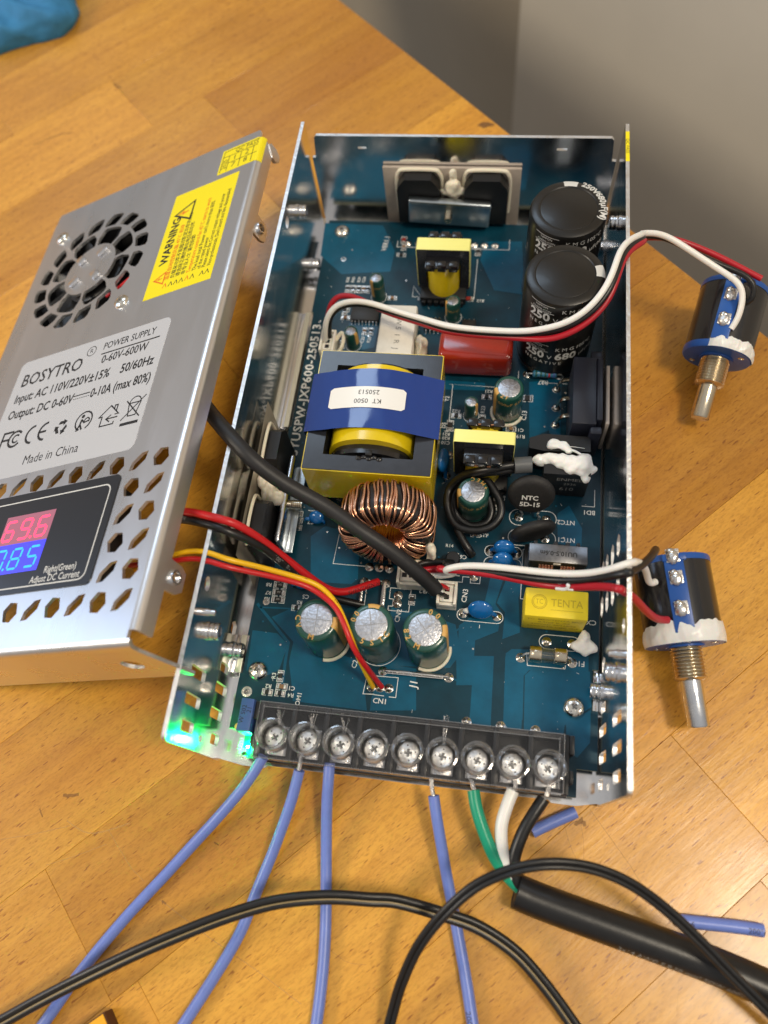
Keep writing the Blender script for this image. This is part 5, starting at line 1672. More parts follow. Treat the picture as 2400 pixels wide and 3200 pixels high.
for p, h, L_, wd, mt in (
    ((12.2,55.2,6.5), 1, 3.0, 1.5, 'chip_body'), ((12.2,52.7,6.5), 1, 3.0, 1.5, 'chip_body'), ((12.3,50.3,6.5), 1, 3.0, 1.5, 'chip_body'), ((18.8,48.1,6.5), 1, 2.0, 1.2, 'chip_body'),
    ((17.4,26.2,6.5), 0, 2.2, 1.25, 'chip_body'), ((18.4,23.0,6.5), 1, 2.2, 1.3, 'chip_tan'), ((14.2,20.9,6.5), 1, 2.0, 1.25, 'chip_body'), ((18.2,21.0,6.5), 1, 2.0, 1.25, 'chip_body'),
    ((66.9,70.2,6.5), 1, 2.1, 1.3, 'chip_tan'), ((73.4,78.2,6.5), 1, 1.8, 1.2, 'chip_tan'), ((55.2,54.3,6.5), 0, 2.2, 1.3, 'chip_body'),
    ((73.5,130.5,6.5), 1, 2.2, 1.3, 'chip_body'), ((63.5,122.2,6.5), 1, 2.2, 1.3, 'chip_body'), ((72.6,121.5,6.5), 0, 2.2, 1.3, 'chip_body'), ((61.7,118.1,6.5), 0, 3.0, 1.6, 'chip_body'), ((82.6,118.2,6.5), 1, 2.0, 1.3, 'chip_tan'),
    ((87.5,130.8,6.5), 1, 2.6, 2.0, 'chip_body'), ((57.2,123.5,6.5), 0, 2.2, 1.3, 'chip_body'), ((57.6,118.2,6.5), 0, 2.2, 1.3, 'chip_body'),
    ((17.4,175.6,6.5), 0, 2.2, 1.3, 'chip_body'), ((19.4,175.6,6.5), 0, 2.2, 1.3, 'chip_body'), ((21.5,175.6,6.5), 0, 2.2, 1.3, 'chip_body'), ((23.5,175.6,6.5), 0, 2.2, 1.3, 'chip_tan'), ((25.0,175.6,6.5), 0, 2.2, 1.3, 'chip_body'),
    ((36.3,200.4,6.5), 0, 2.4, 1.5, 'chip_red'), ((36.7,196.9,6.5), 0, 2.0, 1.2, 'chip_tan'), ((36.1,193.0,6.5), 1, 2.2, 1.2, 'chip_body'), ((51.9,173.0,6.5), 1, 3.4, 1.5, 'chip_red'), ((63.3,172.9,6.5), 1, 3.4, 1.5, 'chip_red'),
    ((17.7,165.2,6.5), 0, 2.2, 1.2, 'chip_body'), ((18.4,162.0,6.5), 1, 2.2, 1.2, 'chip_tan'), ((35.1,172.0,6.5), 1, 2.0, 1.2, 'chip_tan'), ((26.5,156.2,6.5), 0, 2.0, 1.2, 'chip_tan'), ((28.8,156.3,6.5), 0, 2.0, 1.2, 'chip_body'), ((18.9,149.9,6.5), 0, 2.4, 1.4, 'chip_body'),
    ((78.8,92.0,6.5), 0, 2.2, 1.3, 'chip_body'), ((78.8,89.7,6.5), 0, 2.2, 1.3, 'chip_body'), ((78.7,86.8,6.5), 0, 2.2, 1.3, 'chip_body'), ((65.7,195.6,6.5), 0, 2.4, 1.4, 'chip_body'), ((10.8,2.3,6.5), 0, 1.8, 1.0, 'chip_body'), ((13.9,80.7,6.5), 1, 1.8, 1.2, 'solder'), ((14.2,78.3,6.5), 1, 1.8, 1.2, 'solder'), ((14.3,75.7,6.5), 1, 1.8, 1.2, 'solder')):
    o = chip(p, h, L_, wd, mt, 'chip_capacitor' if mt == 'chip_tan' else ('chip_resistor' if mt == 'chip_body' else 'chip_component'))
    if L_ == 3.0 and h:
        txt_on(o, p, '470', False)
def soic(x0, y0, x1, y1, n, name='integrated_circuit'):
    g = G()
    g.box((x0, y0 + .9, Z0 + .2), (x1, y1 - .9, Z0 + 1.7), 'chip_body', .2)
    o = obj(name, g, board)
    for k in range(n):
        x = x0 + (x1 - x0) * (k + .5) / n
        for ya, s_ in ((y0 + .9, -1), (y1 - .9, 1)):
            g = G()
            g.tube([(x, ya, Z0 + 1.0), (x, ya + s_ * .5, Z0 + .9), (x, ya + s_ * .7, Z0 + .2), (x, ya + s_ * 1.3, Z0 + .15)], .26, 'tin', 6, 2)
            obj('lead', g, o)
soic(20.6, 159.2, 31.2, 167.0, 8)
soic(48.6, 156.6, 54.6, 163.2, 4)
soic(62.4, 156.6, 67.4, 163.2, 3)
g = G()
g.tube([(66.2, 66.5, 6.6), (65.6, 64.8, 8.4), (67.4, 63.0, 8.8), (69.4, 63.4, 7)], .18, 'silicone', 6)
obj('glue_string', g, board)
# small black diode can by the coil
g = G()
g.lathe([(2.3, 0), (2.3, 4.2), (2.0, 4.6)], 'black_plastic', T(67.0, 67.8, 6.6), 24)
obj('transistor_can', g, board)
# white silicone dab by the safety capacitor
lumps('silicone', board, [(107.6, 44.2, 8.4, 3.2, 2.6, 2.0), (108.2, 46.8, 9.5, 1.3, 2.0, 2.2), (110.0, 43.6, 8.6, 2.2, 2.0, 1.5), (106.2, 44.6, 7.8, 1.8, 1.4, 1.2), (108.6, 42.2, 7.8, 1.4, 1.2, 1.2)], 'silicone', 33, 'dab of white silicone on the board beside the yellow capacitor')

# black wire loop coiled round the lone capacitor (soldered to the board, heat-shrunk end)
CO = [(87.6,96.1,24.0),(84.3,95.2,24.5),(81.0,94.2,25.0),(77.0,93.2,24.5),(72.4,93.2,22.0),(67.6,92.9,18.0),(64.2,90.5,14.0),(63.7,85.6,13.0),(65.3,80.9,12.0),(68.5,78.1,11.5),(73.7,77.6,11.5),(78.3,79.2,12.0),(80.8,82.7,13.0),(80.5,86.9,14.0),(77.9,91.0,15.0),(75.1,94.0,15.5),(71.1,94.9,14.0),(66.9,92.9,12.5),(65.1,88.3,11.5),(65.5,82.8,11.0),(67.5,77.9,10.5),(69.5,74.6,10.0),(71.6,71.9,9.0),(72.9,70.7,7.0)]
coil = G()
coil.tube(CO, 1.35, 'black_rubber', 12, 6)
C2 = [(87.8,95.3,22.0),(84.5,95.0,22.0),(80.3,93.8,22.5),(75.4,93.6,21.0),(69.0,93.3,16.0),(65.8,90.6,12.0),(65.9,85.7,11.0),(67.8,82.0,10.0),(71.9,79.9,9.5),(76.5,81.0,10.0),(78.0,84.7,11.0),(76.8,89.0,12.0)]
coil.tube(C2, 1.35, 'black_rubber', 12, 6)
blackcoil = obj('coiled_wire', coil, None, 'black wire coiled round a green capacitor on the board', 'wire')

# ------------------------------------------------------------------ loose wires
def wire_text(path, r, t, size, mt, parent, s0, up=(0, -.35, .94), flip=False, off=0.0):
    P = spline(path, 10)
    d = [0]
    for a, b in zip(P[:-1], P[1:]):
        d.append(d[-1] + (b - a).length)
    def at(s_):
        s_ = min(max(s_, 0), d[-1] - 1e-6)
        k = max(i for i in range(len(d) - 1) if d[i] <= s_)
        f = (s_ - d[k]) / max(1e-9, d[k + 1] - d[k])
        return P[k].lerp(P[k + 1], f), (P[k + 1] - P[k]).normalized()
    def wp(q):
        x, y = (-q.x, -q.y) if flip else (q.x, q.y)
        p, tg = at(s0 + x)
        side = Vector(up).cross(tg).normalized()
        nrm = tg.cross(side)
        a = y / r + off
        return p + (nrm * math.cos(a) + side * math.sin(a)) * (r + .02)
    g = G()
    g.text(t, size, mt, Matrix(), warp=wp, align='CENTER')
    return obj('lettering', g, parent)
def wire(name, pts, r, mt, label, group=None, bare=None, cat='wire', steps=8, n=14):
    g = G()
    g.tube(pts, r, mt, n, steps, relax=steps * 3)
    o = obj(name, g, None, label, cat, group)
    if bare:
        g = G()
        for k in range(7):
            a = 2 * pi * k / 6
            dx, dz = (0, 0) if k == 6 else (.42 * math.cos(a), .42 * math.sin(a))
            g.tube([Vector(p) + Vector((dx, 0, dz)) for p in bare], .24, 'tin', 6, 3)
        obj('bare_strands', g, o)
    return o
BG = 'pale blue silicone leads from the terminal block'
W1 = [(17.9,1.6,12.2),(17.1,0.2,11.6),(14.3,-5.0,9.6),(11.0,-9.4,7.6),(7.7,-13.6,5.8),(3.4,-19.0,4.0),(-2.7,-26.7,2.4),(-8.4,-34.6,1.8),(-15.7,-44.1,1.7),(-26.4,-60.9,1.7),(-30.1,-68.8,1.7),(-33.2,-74.4,1.7),(-38.4,-85.1,1.7),(-41.4,-95.6,1.7)]
w1 = wire('blue_wire', W1, 1.62, 'blue_wire', 'pale blue wire from the first terminal, curving furthest left', BG)
W2 = [(28.8,-0.8,11.0),(27.4,-8.9,8.2),(25.3,-16.1,5.6),(23.2,-23.8,3.4),(20.6,-32.0,2.1),(18.9,-38.9,1.7),(17.1,-46.2,1.7),(9.4,-61.8,1.7),(5.8,-68.9,1.7),(0.7,-80.0,1.7),(-0.2,-91.1,1.7)]
w2 = wire('blue_wire', W2, 1.62, 'blue_wire', 'pale blue wire from the second terminal with bared strands', BG, [(28.7,2.9,11.4),(28.8,1.2,11.3),(28.6,-0.9,11.0)])
W3 = [(37.3,2.2,11.5),(37.4,-0.3,11.0),(37.6,-4.4,10.0),(37.5,-8.3,8.0),(38.3,-18.6,4.0),(39.5,-28.7,2.0),(40.8,-37.9,1.7),(41.8,-47.9,1.7),(42.1,-58.7,1.7),(42.0,-64.4,1.7),(42.2,-74.1,1.7),(44.5,-84.5,1.7)]
w3 = wire('blue_wire', W3, 1.62, 'blue_wire', 'pale blue wire from the third terminal running straight to the front', BG)
W4 = [(67.7,-3.1,10.5),(69.1,-8.9,9.0),(71.0,-15.8,6.5),(73.4,-24.4,3.6),(76.0,-32.7,2.0),(78.4,-40.8,1.7),(80.8,-49.1,1.7),(83.2,-58.7,1.7),(85.8,-67.9,1.7),(87.1,-78.2,1.7)]
w4 = wire('blue_wire', W4, 1.58, 'blue_wire', 'pale blue wire right of centre with bared end and dark print', BG, [(66.7,1.1,11.0),(67.0,-1.0,10.8),(67.7,-3.4,10.5)])
wire_text(W4, 1.58, '200°C', 2.2, 'black_print', w4, 57, flip=False, off=-.5)
wire_text(W4, 1.58, 'AWG', 2.2, 'black_print', w4, 84, flip=False, off=-.5)
for nm, pts, lab in (('cut', [(95.9,-9.0,1.7),(99.7,-6.7,1.7),(103.5,-4.6,1.7),(107.8,-2.3,1.7)], 'short cut off piece of blue wire under the right front case corner'), ('cut', [(135.1,-26.2,1.7),(142.8,-26.0,1.7),(149.8,-25.8,1.7),(156.7,-25.8,1.7)], 'short cut off piece of blue wire with dark print at the right edge')):
    g = G()
    g.tube(pts, 1.7, 'blue_wire', 14, 5)
    o = obj('wire_offcut', g, None, lab, 'wire offcut', 'blue wire offcuts on the table')
    g = G()
    e, d = Vector(pts[-1]), (Vector(pts[-1]) - Vector(pts[-2])).normalized()
    g.cyl(e - d * .1, e + d * .02, .9, 'black_print', 14)
    obj('bore', g, o)
    if '1638' or True:
        if 'right edge' in lab:
            wire_text(pts, 1.7, '200°C', 2.0, 'black_print', o, 20, off=0)
            wire_text(pts, 1.7, '6', 2.0, 'black_print', o, 3.4, off=0)

# mains cable: black jacket with green, white and black cores
mains = thing('mains_cable', (113.1,-30.9,0.0), 'thick black mains cable with green, white and black cores in the terminal block', 'power cable')
JP = [(92.1,-24.4,5.2),(96.4,-25.6,4.9),(103.2,-27.1,4.7),(112.4,-29.0,4.6),(121.3,-30.8,4.6),(130.1,-32.6,4.6),(138.8,-34.4,4.6),(147.2,-36.4,4.6),(153.9,-38.2,4.6),(161.5,-40.4,4.6),(173.1,-43.7,4.6),(187.1,-47.1,4.6)]
g = G()
g.tube(JP, 4.55, 'black_rubber', 28, 8)
jk = obj('jacket', g, mains)
g = G()
e, d = Vector(JP[0]), (Vector(JP[0]) - Vector(JP[1])).normalized()
X = Matrix.Translation(e) @ d.to_track_quat('Z', 'Y').to_matrix().to_4x4()
g.lathe([(4.5, -.3), (4.2, .12), (3.0, .15), (2.6, -.2)], 'black_matte', X, 24)
obj('cut_end', g, mains)
wire_text(JP, 4.55, '3x14 AWG E.B.50 mm² SOW 600V', 2.2, 'grey_print', jk, 44, off=-.75)
for nm, mt, pts, bare in (('green_core', 'green_wire', [(78.6,-0.5,11.5),(79.7,-4.8,11.2),(81.8,-9.9,10.5),(85.0,-15.9,9.0),(88.5,-20.1,7.0),(92.2,-23.1,5.5),(95.1,-24.8,5.0)], [(77.6,2.3,11.2),(78.2,0.9,11.3),(78.8,-0.4,11.4)]),
        ('white_core', 'white_wire', [(89.4,0.7,11.5),(88.0,-3.5,11.3),(86.9,-8.7,10.5),(87.5,-14.4,9.0),(89.4,-18.8,7.5),(92.5,-22.5,5.8),(95.7,-24.4,5.0)], [(89.8,3.3,11.2),(90.0,2.1,11.3),(89.9,0.8,11.4)]),
        ('black_core', 'black_rubber', [(97.9,-0.4,11.5),(95.5,-4.4,11.3),(93.0,-9.1,10.5),(91.2,-14.5,9.2),(90.9,-18.6,7.8),(92.1,-22.2,6.2),(95.4,-24.3,5.0)], [(99.1,2.7,11.2),(98.9,1.5,11.3),(98.5,0.2,11.4)])):
    g = G()
    g.tube(pts, 1.75, mt, 14, 6)
    cr2 = obj(nm, g, mains)
    g = G()
    for k in range(6):
        a = 2 * pi * k / 5
        dx, dz = (0, 0) if k == 5 else (.45 * math.cos(a), .45 * math.sin(a))
        g.tube([Vector(p) + Vector((dx, 0, dz)) for p in bare], .26, 'tin', 6, 3)
    obj('bare_strands', g, cr2)

# thin twin cables arching over the table
def twin(pts, label, k=1.0, tan=True):
    t = thing('twin_cable', Vector(pts[len(pts) // 2]) * 1.0, label, 'cable', 'thin black twin cables')
    P = spline(pts, 10)
    for s_ in (-1, 1):
        q = []
        for i, p in enumerate(P):
            tg = (P[min(i + 1, len(P) - 1)] - P[max(i - 1, 0)]).normalized()
            sd = tg.cross(Vector((0, -.25, 1))).normalized()
            q.append(p + sd * .84 * k * s_)
        g = G()
        g.tube(q, .98 * k, 'black_rubber', 14, smooth=False)
        obj('conductor', g, t)
    if tan:
        g = G()
        q = []
        for i, p in enumerate(P):
            tg = (P[min(i + 1, len(P) - 1)] - P[max(i - 1, 0)]).normalized()
            sd = tg.cross(Vector((0, -.25, 1))).normalized()
            q.append(p + sd * .3 * k + sd.cross(tg) * .72 * k)
        g.tube(q, .22, 'tan_stripe', 6, smooth=False)
        obj('stripe', g, t)
    return t
twin([(-69.6,-85.9,1.5),(-59.6,-82.3,2.0),(-50.9,-77.9,3.0),(-43.1,-73.6,5.0),(-31.2,-66.0,9.0),(-18.4,-58.3,13.0),(-5.0,-50.6,16.0),(7.0,-44.3,18.0),(18.6,-38.7,19.0),(30.3,-34.2,19.5),(42.6,-31.6,18.0),(53.9,-30.8,16.0),(61.0,-30.5,14.0),(72.1,-32.0,12.0),(82.0,-33.9,10.0),(91.9,-38.4,8.0),(99.5,-44.5,6.0),(106.4,-51.5,4.0),(110.7,-56.6,3.0),(116.1,-65.4,2.0),(117.9,-73.8,1.5)], 'thin black twin cable with tan stripe arching over the blue wires')
twin([(61.1,-80.7,1.5),(60.7,-71.9,2.0),(61.0,-63.4,4.0),(62.2,-56.1,7.0),(64.1,-48.4,12.0),(67.7,-39.5,18.0),(73.5,-31.1,24.0),(80.9,-23.7,28.0),(89.6,-19.0,30.0),(98.4,-16.6,30.0),(108.1,-16.3,28.0),(118.0,-18.6,25.0),(127.7,-23.5,21.0),(136.4,-29.7,18.0),(143.9,-35.7,15.5),(151.9,-41.9,13.0),(159.9,-48.0,10.0),(170.4,-57.1,4.0),(177.4,-65.0,1.5)], 'thin black cable looping over the mains cable at the front right', .82, tan=False)

# leads running from the cover into the case
HS = [(-15.4,103.7,40.0),(-8.9,96.1,44.0),(-2.0,88.9,47.5),(4.8,82.3,48.6),(10.8,78.0,46.0),(19.0,74.6,41.0),(25.2,72.9,38.0),(32.1,70.2,35.5),(38.5,66.5,34.0),(45.0,63.7,31.5),(51.5,61.0,27.5),(56.7,58.3,23.0),(61.0,56.5,18.5),(63.2,55.0,16.0)]
hs = wire('sleeved_cable', HS, 2.35, 'heatshrink', 'thick black heat shrunk cable running diagonally from the cover to a white plug', None, cat='cable', n=18)
g = G()
g.tube([(62.8,55.8,17.0),(64.4,56.8,16.0),(65.9,56.9,14.0),(66.4,57.1,12.0)], .65, 'red_wire', 8)
obj('red_lead', g, hs)
g = G()
g.tube([(63.2,55.0,16.0),(64.6,54.6,15.0),(65.9,54.6,13.0),(66.5,54.5,12.0)], .65, 'black_rubber', 8)
obj('black_lead', g, hs)
g = G()
g.tube([(63.0,55.3,16.5),(64.3,55.2,15.8),(65.0,55.1,15.0)], .5, 'white_wire', 8)
obj('white_lead', g, hs)
RW = [(-25.1,65.7,30.0),(-17.6,65.5,36.0),(-10.9,63.9,42.0),(-3.4,61.6,47.0),(3.2,59.6,49.0),(7.0,59.3,48.0),(11.1,58.4,44.0),(15.6,57.2,37.0),(20.0,55.5,30.0),(24.9,53.5,24.0),(29.0,52.2,18.0),(33.0,52.0,14.5),(37.4,54.0,12.5),(41.4,56.7,10.5),(44.0,58.6,8.5)]
rw = wire('red_wire', RW, 1.2, 'red_wire', 'thick red wire from the cover curving down to the board', 'leads from the cover into the case')
BW = [(-30.5,65.2,26.0),(-20.1,64.0,34.0),(-11.1,61.8,41.0),(-3.8,59.6,45.5),(3.3,57.4,48.0),(7.1,56.6,46.5),(11.3,56.2,43.0),(15.5,55.4,37.0),(19.4,54.0,30.0),(23.5,52.3,23.0),(28.4,50.7,16.0),(33.3,50.5,12.0),(40.3,50.4,9.0)]
bw = wire('black_wire', BW, 1.2, 'black_rubber', 'thick black printed wire below the thick red one', 'leads from the cover into the case')
wire_text(BW, 1.2, '1007  18AWG', 1.9, 'grey_print', bw, 66, off=.2)
wire_text(BW, 1.2, '465814', 1.9, 'grey_print', bw, 26, off=.2)
wire_text(RW, 1.2, 'SHENZHEN HONGDUANJIN', 1.8, 'black_print', rw, 97, off=-.5)
YW = [(-27.3,49.5,28.0),(-19.0,51.0,34.0),(-10.6,51.2,40.0),(-5.4,51.4,43.5),(1.0,50.8,46.0),(6.0,49.2,46.0),(11.4,49.3,43.0),(16.8,49.4,39.5),(22.3,49.4,36.0),(28.2,48.9,33.0),(32.4,47.2,31.5),(36.8,43.0,31.0),(40.0,37.3,30.5),(42.8,31.8,27.0),(44.3,29.1,19.0),(45.6,27.1,11.0),(46.4,25.8,7.0)]
yw = wire('yellow_wire', YW, .8, 'yellow_wire', 'thin yellow wire from the cover across the green capacitors', 'leads from the cover into the case')
wire_text(YW, .8, '26AWG', 1.6, 'black_print', yw, 61, off=0)
wire_text(YW, .8, 'FT1', 1.6, 'black_print', yw, 75, off=0)
RT = [(-28.9,50.3,29.0),(-19.6,50.1,34.0),(-10.2,49.4,40.0),(-4.4,49.5,43.0),(1.2,48.6,45.0),(6.1,47.4,45.0),(11.5,47.5,42.0),(17.0,47.7,39.0),(22.5,47.8,35.5),(27.5,47.5,33.0),(32.4,45.1,31.8),(36.8,42.0,31.5),(40.0,36.3,31.0),(42.5,31.7,28.0),(45.3,29.0,20.0),(47.5,27.3,11.0),(49.1,26.0,7.0)]
rt = wire('thin_red_wire', RT, .8, 'red_wire', 'thin red wire lying along the yellow wire', 'leads from the cover into the case')

# ------------------------------------------------------------------ potentiometers outside the case
def pot(F, ax, up, Lb, tiplen, label, dot):
    """F: centre of the front flange face; ax: towards the shaft tip; up: side carrying the solder lugs"""
    F, ax, up = Vector(F), Vector(ax).normalized(), Vector(up)
    up = (up - ax * up.dot(ax)).normalized()
    sd = ax.cross(up)
    X = Matrix(((sd.x, up.x, ax.x, F.x), (sd.y, up.y, ax.y, F.y), (sd.z, up.z, ax.z, F.z), (0, 0, 0, 1)))   # local z = axis, y = up
    t = thing('potentiometer', F, label, 'potentiometer', 'blue and black potentiometers on wires')
    r = 10.9
    g = G()
    g.lathe([(r, -Lb + 1.8), (r, -2.4)], 'black_gloss', X, 48)
    body = obj('body', g, t)
    g = G()
    g.lathe([(r * .8, -Lb - .5), (r, -Lb), (r + .15, -Lb + .4), (r + .15, -Lb + 1.8)], 'pot_blue', X, 48)
    g.box((-3.6, r - .6, -Lb + .2), (3.0, r + .9, -Lb + 2.4), 'pot_blue', .3, X)
    obj('back_cap', g, t)
    g = G()
    g.lathe([(r + .15, -2.4), (r + .25, -1.9), (r + .25, -.5), (r - .1, 0), (5.6, 0), (5.5, .5), (4.8, .55)], 'pot_blue', X, 48)
    obj('front_flange', g, t)
    for a in (-25, 155):
        g = G()
        g.lathe([(1.0, 0), (1.0, .15), (.6, .2), (.5, -.1)], 'nickel', X @ T(8.6 * math.cos(math.radians(a)), 8.6 * math.sin(math.radians(a)), 0), 14)
        obj('rivet', g, t)
    g = G()
    g.box((-2.7, r - 1.0, -Lb + 2.2), (2.7, r + .55, -2.6), 'pot_blue', .25, X)
    st_ = obj('terminal_strip', g, t)
    for k, z in enumerate((-Lb + .9, -Lb + 7.2, -Lb + 16.0)):
        g = G()
        g.box((-1.9, r + .4, z - 2.0), (1.9, r + .9, z + 2.0), 'tin', .3, X)
        g.ball((.1, r + .8, z + .4), (1.75, 1.1, 2.1), 'tin', X, 20, 12, .05)
        g.ball((.5, r + 1.1, z - 1.2), (1.3, .8, 1.1), 'solder', X, 16, 8, .05)
        obj('solder_lug', g, st_)
    g = G()
    prf = [(4.75, .3)]
    for k in range(9):
        z = .8 + .98 * k
        prf += [(4.15, z), (4.3, z + .12), (4.8, z + .5), (4.8, z + .6)]
    prf += [(4.3, 9.6), (3.7, 10.0)]
    g.lathe(prf, 'nickel', X, 28)
    obj('threaded_bushing', g, t)
    g = G()
    g.lathe([(3.0, 9.5), (3.0, tiplen - .4), (2.7, tiplen)], 'steel' if not dot else 'nickel', X, 28)
    g.box((-3.02, -.4, tiplen - 1.4), (-1.0, .4, tiplen + .01), 'dark_scuff', 0, X)
    obj('shaft', g, t)
    return t, X, body
p1, X1, b1 = pot((149.6, 146.8, 12.4), (-.21, -.935, -.28), (-.28, -.35, .9), 25.5, 21.5, 'blue and black potentiometer behind, tilted with its brass shaft pointing down', True)
p2, X2, b2 = pot((136.6, 46.2, 11.6), (.165, -.975, -.12), (-.2, -.1, .95), 25.5, 23.0, 'blue and black potentiometer in front with white silicone round its flange', False)
def goo_ring(t, X, a0, a1, r, seed, wid, z0=-2.6):
    rnd = random.Random(seed)
    g = G()
    n, m = 90, 9
    ph = [rnd.uniform(0, 6) for _ in range(12)]
    def nz(t, k, fr):
        return sum(math.sin(fr * (1.9 ** j) * t + ph[(k + j) % 12]) / (1.55 ** j) for j in range(4)) / 2.2
    v, f = [], []
    for i in range(n + 1):
        u = i / n
        a = math.radians(a0 + (a1 - a0) * u)
        e = math.sin(pi * u) ** .35
        w_ = wid * (.75 + .34 * nz(u * 6, 0, 2.2)) * e + .15
        h = (.95 + .35 * nz(u * 6, 4, 2.6)) * e + .03
        for j in range(m):
            q = j / (m - 1)
            zz = z0 - w_ + (w_ + 2.6) * q
            rr = r + .02 + h * max(0, math.sin(pi * min(1, .08 + q * .80))) ** .7 * (1 + .22 * nz(u * 9 + q * 2, 7, 3.1))
            v.append((rr * math.cos(a), rr * math.sin(a), zz))
    for i in range(n):
        for j in range(m - 1):
            k = i * m + j
            f.append((k, k + m, k + m + 1, k + 1))
    g.add(v, f, 'silicone', X)
    obj('silicone', g, t, ang=75)
goo_ring(p1, X1, 75, 190, 10.95, 2, 1.9)
goo_ring(p2, X2, -8, 200, 10.95, 5, 4.4)
g = G()
g.text('HOCHENT', 2.4, 'gold_print', Matrix(), warp=lambda q: X2 @ Vector((10.93 * math.cos(math.radians(196) - q.y / 10.9), 10.93 * math.sin(math.radians(196) - q.y / 10.9), -11 + q.x)))
obj('printing', g, b2)

# three-core leads to the potentiometers
BA = 'leads to the rear potentiometer'
WA = [(14.2,146.2,14.0),(14.9,146.5,19.0),(15.8,148.2,23.0),(17.8,150.3,26.0),(20.7,152.3,27.0),(24.9,153.6,27.0),(30.2,153.8,26.5),(36.9,152.1,26.0),(44.8,148.8,27.0),(51.6,145.5,29.0),(58.2,141.8,31.0),(66.5,139.4,33.0),(75.1,136.9,36.0),(84.2,134.7,39.0),(90.2,134.7,41.0),(95.6,135.2,43.0),(100.8,137.3,45.5),(105.1,141.3,48.0),(108.2,146.8,50.0),(109.8,152.7,51.0),(111.2,158.0,51.0),(114.5,164.2,49.0),(119.4,169.1,46.0),(118.3,170.9,44.0),(122.2,172.5,43.0),(126.5,173.0,41.5),(130.8,171.7,40.0),(136.2,169.5,38.0),(141.5,167.2,36.0),(146.8,164.5,34.5),(150.4,161.9,34.0),(152.5,159.6,32.5),(153.1,156.6,30.5),(152.6,153.0,28.0),(151.8,151.2,26.0),(150.8,149.7,25.0)]
wa = wire('white_wire', WA, .98, 'white_wire', 'white lead arching from the board over the right wall to the rear potentiometer', BA, steps=6)
BA2 = [(15.4,148.0,13.0),(15.7,148.8,17.0),(16.4,149.8,21.0),(18.0,150.7,24.0),(20.9,152.8,25.0),(25.6,154.1,25.0),(31.0,154.1,24.5),(37.2,152.3,24.0),(45.2,149.2,25.0),(51.5,145.9,27.0),(58.1,142.2,29.0),(66.5,139.8,31.0),(75.1,137.3,34.0),(84.3,135.2,37.0),(90.4,134.9,39.0),(96.2,135.3,41.0),(101.7,137.3,43.5),(106.4,141.5,46.0),(109.4,147.0,48.5),(111.0,153.2,49.5),(112.3,157.9,49.5),(115.5,164.1,47.5),(120.1,168.9,44.5),(118.6,171.0,42.5),(122.6,173.2,41.0),(127.3,173.8,39.5),(132.0,172.7,38.0),(137.4,171.0,36.0),(142.2,169.2,35.0),(147.1,167.4,34.0),(151.7,165.8,33.5),(155.0,163.6,33.0),(156.7,161.5,31.5),(156.9,159.3,29.5),(155.7,158.3,28.0),(153.7,158.8,27.0)]
wire('black_wire', BA2, .95, 'black_rubber', 'black lead beneath the white one to the rear potentiometer', BA, steps=6)
RA = [(14.1,152.3,14.0),(14.7,153.4,18.0),(16.0,155.4,22.0),(18.1,157.3,24.0),(21.7,158.1,24.5),(26.2,157.2,24.0),(31.9,154.9,23.0),(37.6,152.5,22.5),(45.1,149.3,23.5),(51.4,146.0,25.5),(58.1,142.1,27.5),(66.5,139.8,29.5),(75.2,137.1,32.5),(84.5,134.8,35.5),(90.6,133.0,37.5),(96.6,133.6,39.5),(102.8,136.6,42.0),(107.7,141.7,44.5),(109.9,146.3,47.0),(111.3,152.2,48.5),(112.7,156.9,48.6),(115.8,162.9,46.8),(120.4,167.7,44.5),(119.0,171.7,41.0),(123.1,174.5,39.0),(127.5,175.7,37.5),(131.9,176.4,36.0),(137.1,175.2,35.0),(144.0,172.6,34.0),(150.8,169.3,33.0),(155.1,166.8,32.5),(159.0,164.8,32.0)]
wire('red_wire', RA, 1.0, 'dark_red_wire', 'dark red lead with a loose cut end above the rear potentiometer', BA, steps=6)
BB = 'leads to the front potentiometer'
WB = [(56.4,60.0,14.0),(60.5,59.8,15.0),(65.9,59.8,17.0),(69.4,60.4,19.0),(64.1,59.1,22.0),(68.8,60.2,25.0),(74.7,60.1,27.0),(81.3,59.5,29.0),(88.9,58.5,31.0),(96.1,57.2,34.0),(102.2,56.1,38.0),(107.5,55.5,43.0),(111.2,55.6,47.5),(113.8,56.6,48.5),(116.3,57.9,46.0),(115.6,59.1,43.0),(118.4,60.6,39.0),(121.0,61.4,33.0),(122.6,61.3,28.0),(123.6,60.5,25.0),(124.7,60.2,24.0),(126.0,61.1,23.3)]
wire('white_wire', WB, 1.0, 'white_wire', 'white lead crossing above the metal strapped choke to the front potentiometer', BB, steps=6)
BB2 = [(56.2,62.4,14.0),(58.0,63.5,16.0),(62.9,63.6,18.0),(69.2,62.8,20.0),(63.8,61.6,22.0),(69.6,60.1,23.5),(76.8,59.2,25.0),(83.8,58.3,27.0),(91.4,56.9,29.5),(98.1,55.7,33.0),(103.7,54.6,38.0),(108.6,54.1,43.0),(111.8,53.4,48.0),(115.1,54.3,48.5),(112.9,54.1,46.0),(117.1,57.9,41.0),(121.0,62.3,36.0),(123.8,66.7,31.0),(125.3,69.5,27.0)]
wire('black_wire', BB2, 1.15, 'black_rubber', 'black lead hooking up to the far end of the front potentiometer', BB, steps=6)
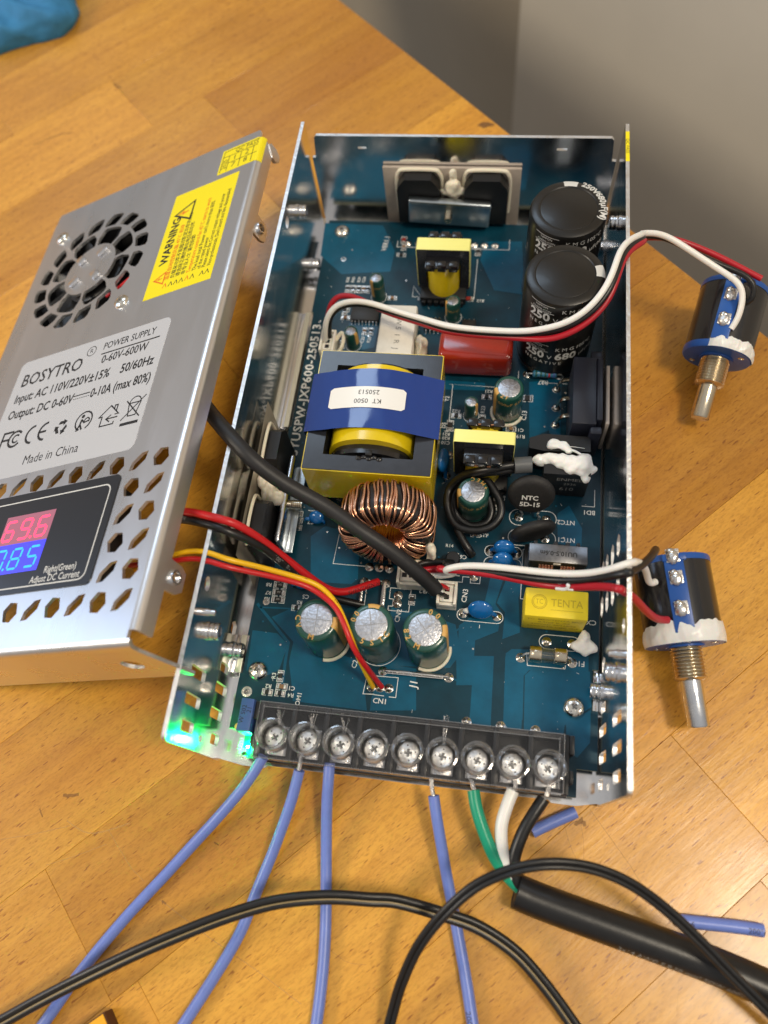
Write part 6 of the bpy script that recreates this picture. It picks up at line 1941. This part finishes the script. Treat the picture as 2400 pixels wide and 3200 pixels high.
RB = [(57.2,61.5,14.0),(61.8,61.4,17.0),(67.1,61.5,19.0),(61.5,60.1,21.0),(68.9,59.7,23.0),(76.9,58.7,25.0),(83.9,57.6,26.5),(90.8,56.2,27.5),(96.7,55.0,29.5),(101.7,53.6,34.0),(106.8,52.1,41.0),(110.2,50.4,46.0),(112.7,49.0,48.5),(109.8,49.5,48.5),(112.6,49.8,46.0),(115.8,49.8,42.0),(119.4,49.2,36.0),(122.9,48.9,30.0),(126.2,49.1,25.5),(129.0,50.0,23.3)]
rb = wire('red_wire', RB, 1.1, 'dark_red_wire', 'dark red lead over the yellow capacitor to the front potentiometer', BB, steps=6)
g = G()
g.tube([(89.0,57.9,30.5),(90.4,58.3,31.5),(92.3,57.6,31.0),(94.6,56.2,31.0),(97.9,55.0,32.0),(100.0,54.0,33.5)], .16, 'silicone', 6)
g.tube([(97.3,53.8,31.2),(99.5,53.1,33.4),(100.2,53.5,35.0),(99.8,54.0,35.0)], .5, 'silicone', 7)
g.tube([(99.5,53.1,33.4),(101.5,52.5,35.0)], .3, 'silicone', 6)
obj('silicone_string', g, rb)

# ------------------------------------------------------------------ things at the frame's edge
def crumple(outline, h, seed, mt):
    rnd = random.Random(seed)
    n = len(outline)
    cx, cy = sum(p[0] for p in outline) / n, sum(p[1] for p in outline) / n
    v, f = [], []
    lv = [(1.0, .2), (1.02, h * .35), (.98, h * .7), (.88, h * .95), (.7, h * 1.05), (.45, h * 1.1), (.2, h * 1.12)]
    for k, (s_, z) in enumerate(lv):
        for i, p in enumerate(outline):
            q = s_ + rnd.uniform(-.012, .012)
            v.append((cx + (p[0] - cx) * q, cy + (p[1] - cy) * q, z + (h * .22 * math.sin(i * 1.7 + k * 1.1 + seed) + rnd.uniform(-.5, .5)) * (0 if k == 0 else 1)))
    for k in range(len(lv) - 1):
        for i in range(n):
            j = (i + 1) % n
            f.append((k * n + i, k * n + j, (k + 1) * n + j, (k + 1) * n + i))
    f.append(tuple((len(lv) - 1) * n + i for i in range(n)))
    g = G()
    g.add(v, f, mt)
    return g
ol_ = [p[:2] for p in [(-180.6,318.8,0.0),(-173.8,321.0,0.0),(-167.3,323.8,0.0),(-160.9,327.2,0.0),(-154.3,330.0,0.0),(-149.1,331.4,0.0),(-147.0,336.5,0.0),(-146.2,343.5,0.0),(-148.9,351.6,0.0),(-153.0,359.9,0.0)]] + [(-150, 372), (-165, 392), (-190, 405), (-225, 408), (-262, 400), (-282, 380), (-285, 355), (-270, 335), (-245, 318), (-215, 312)]
g = crumple(ol_, 13.0, 4, 'cloth')
clo = obj('cloth', g, None, 'crumpled blue cloth lying on the table at the top left', 'cloth', ang=60)
g = G()
Xo = T(*(-14.8,-67.1,6.0)) @ RZ(-140)
g.box((0, 0, -5.95), (34, 30, -.4), 'brown_card', .3, Xo)
g.box((.3, .3, -.4), (33.7, 29.7, 0), 'orange_card', .2, Xo)
md = clo.modifiers.new('fine', 'SUBSURF')
md.levels = md.render_levels = 3
tx = bpy.data.textures.new('folds', 'CLOUDS')
tx.noise_scale, tx.noise_depth = 0.022, 3
md = clo.modifiers.new('folds', 'DISPLACE')
md.texture, md.strength, md.mid_level, md.texture_coords = tx, 0.006, 0.5, 'GLOBAL'
obj('card_box', g, None, 'orange box corner poking in at the bottom left', 'box')
bpy.context.view_layer.update()
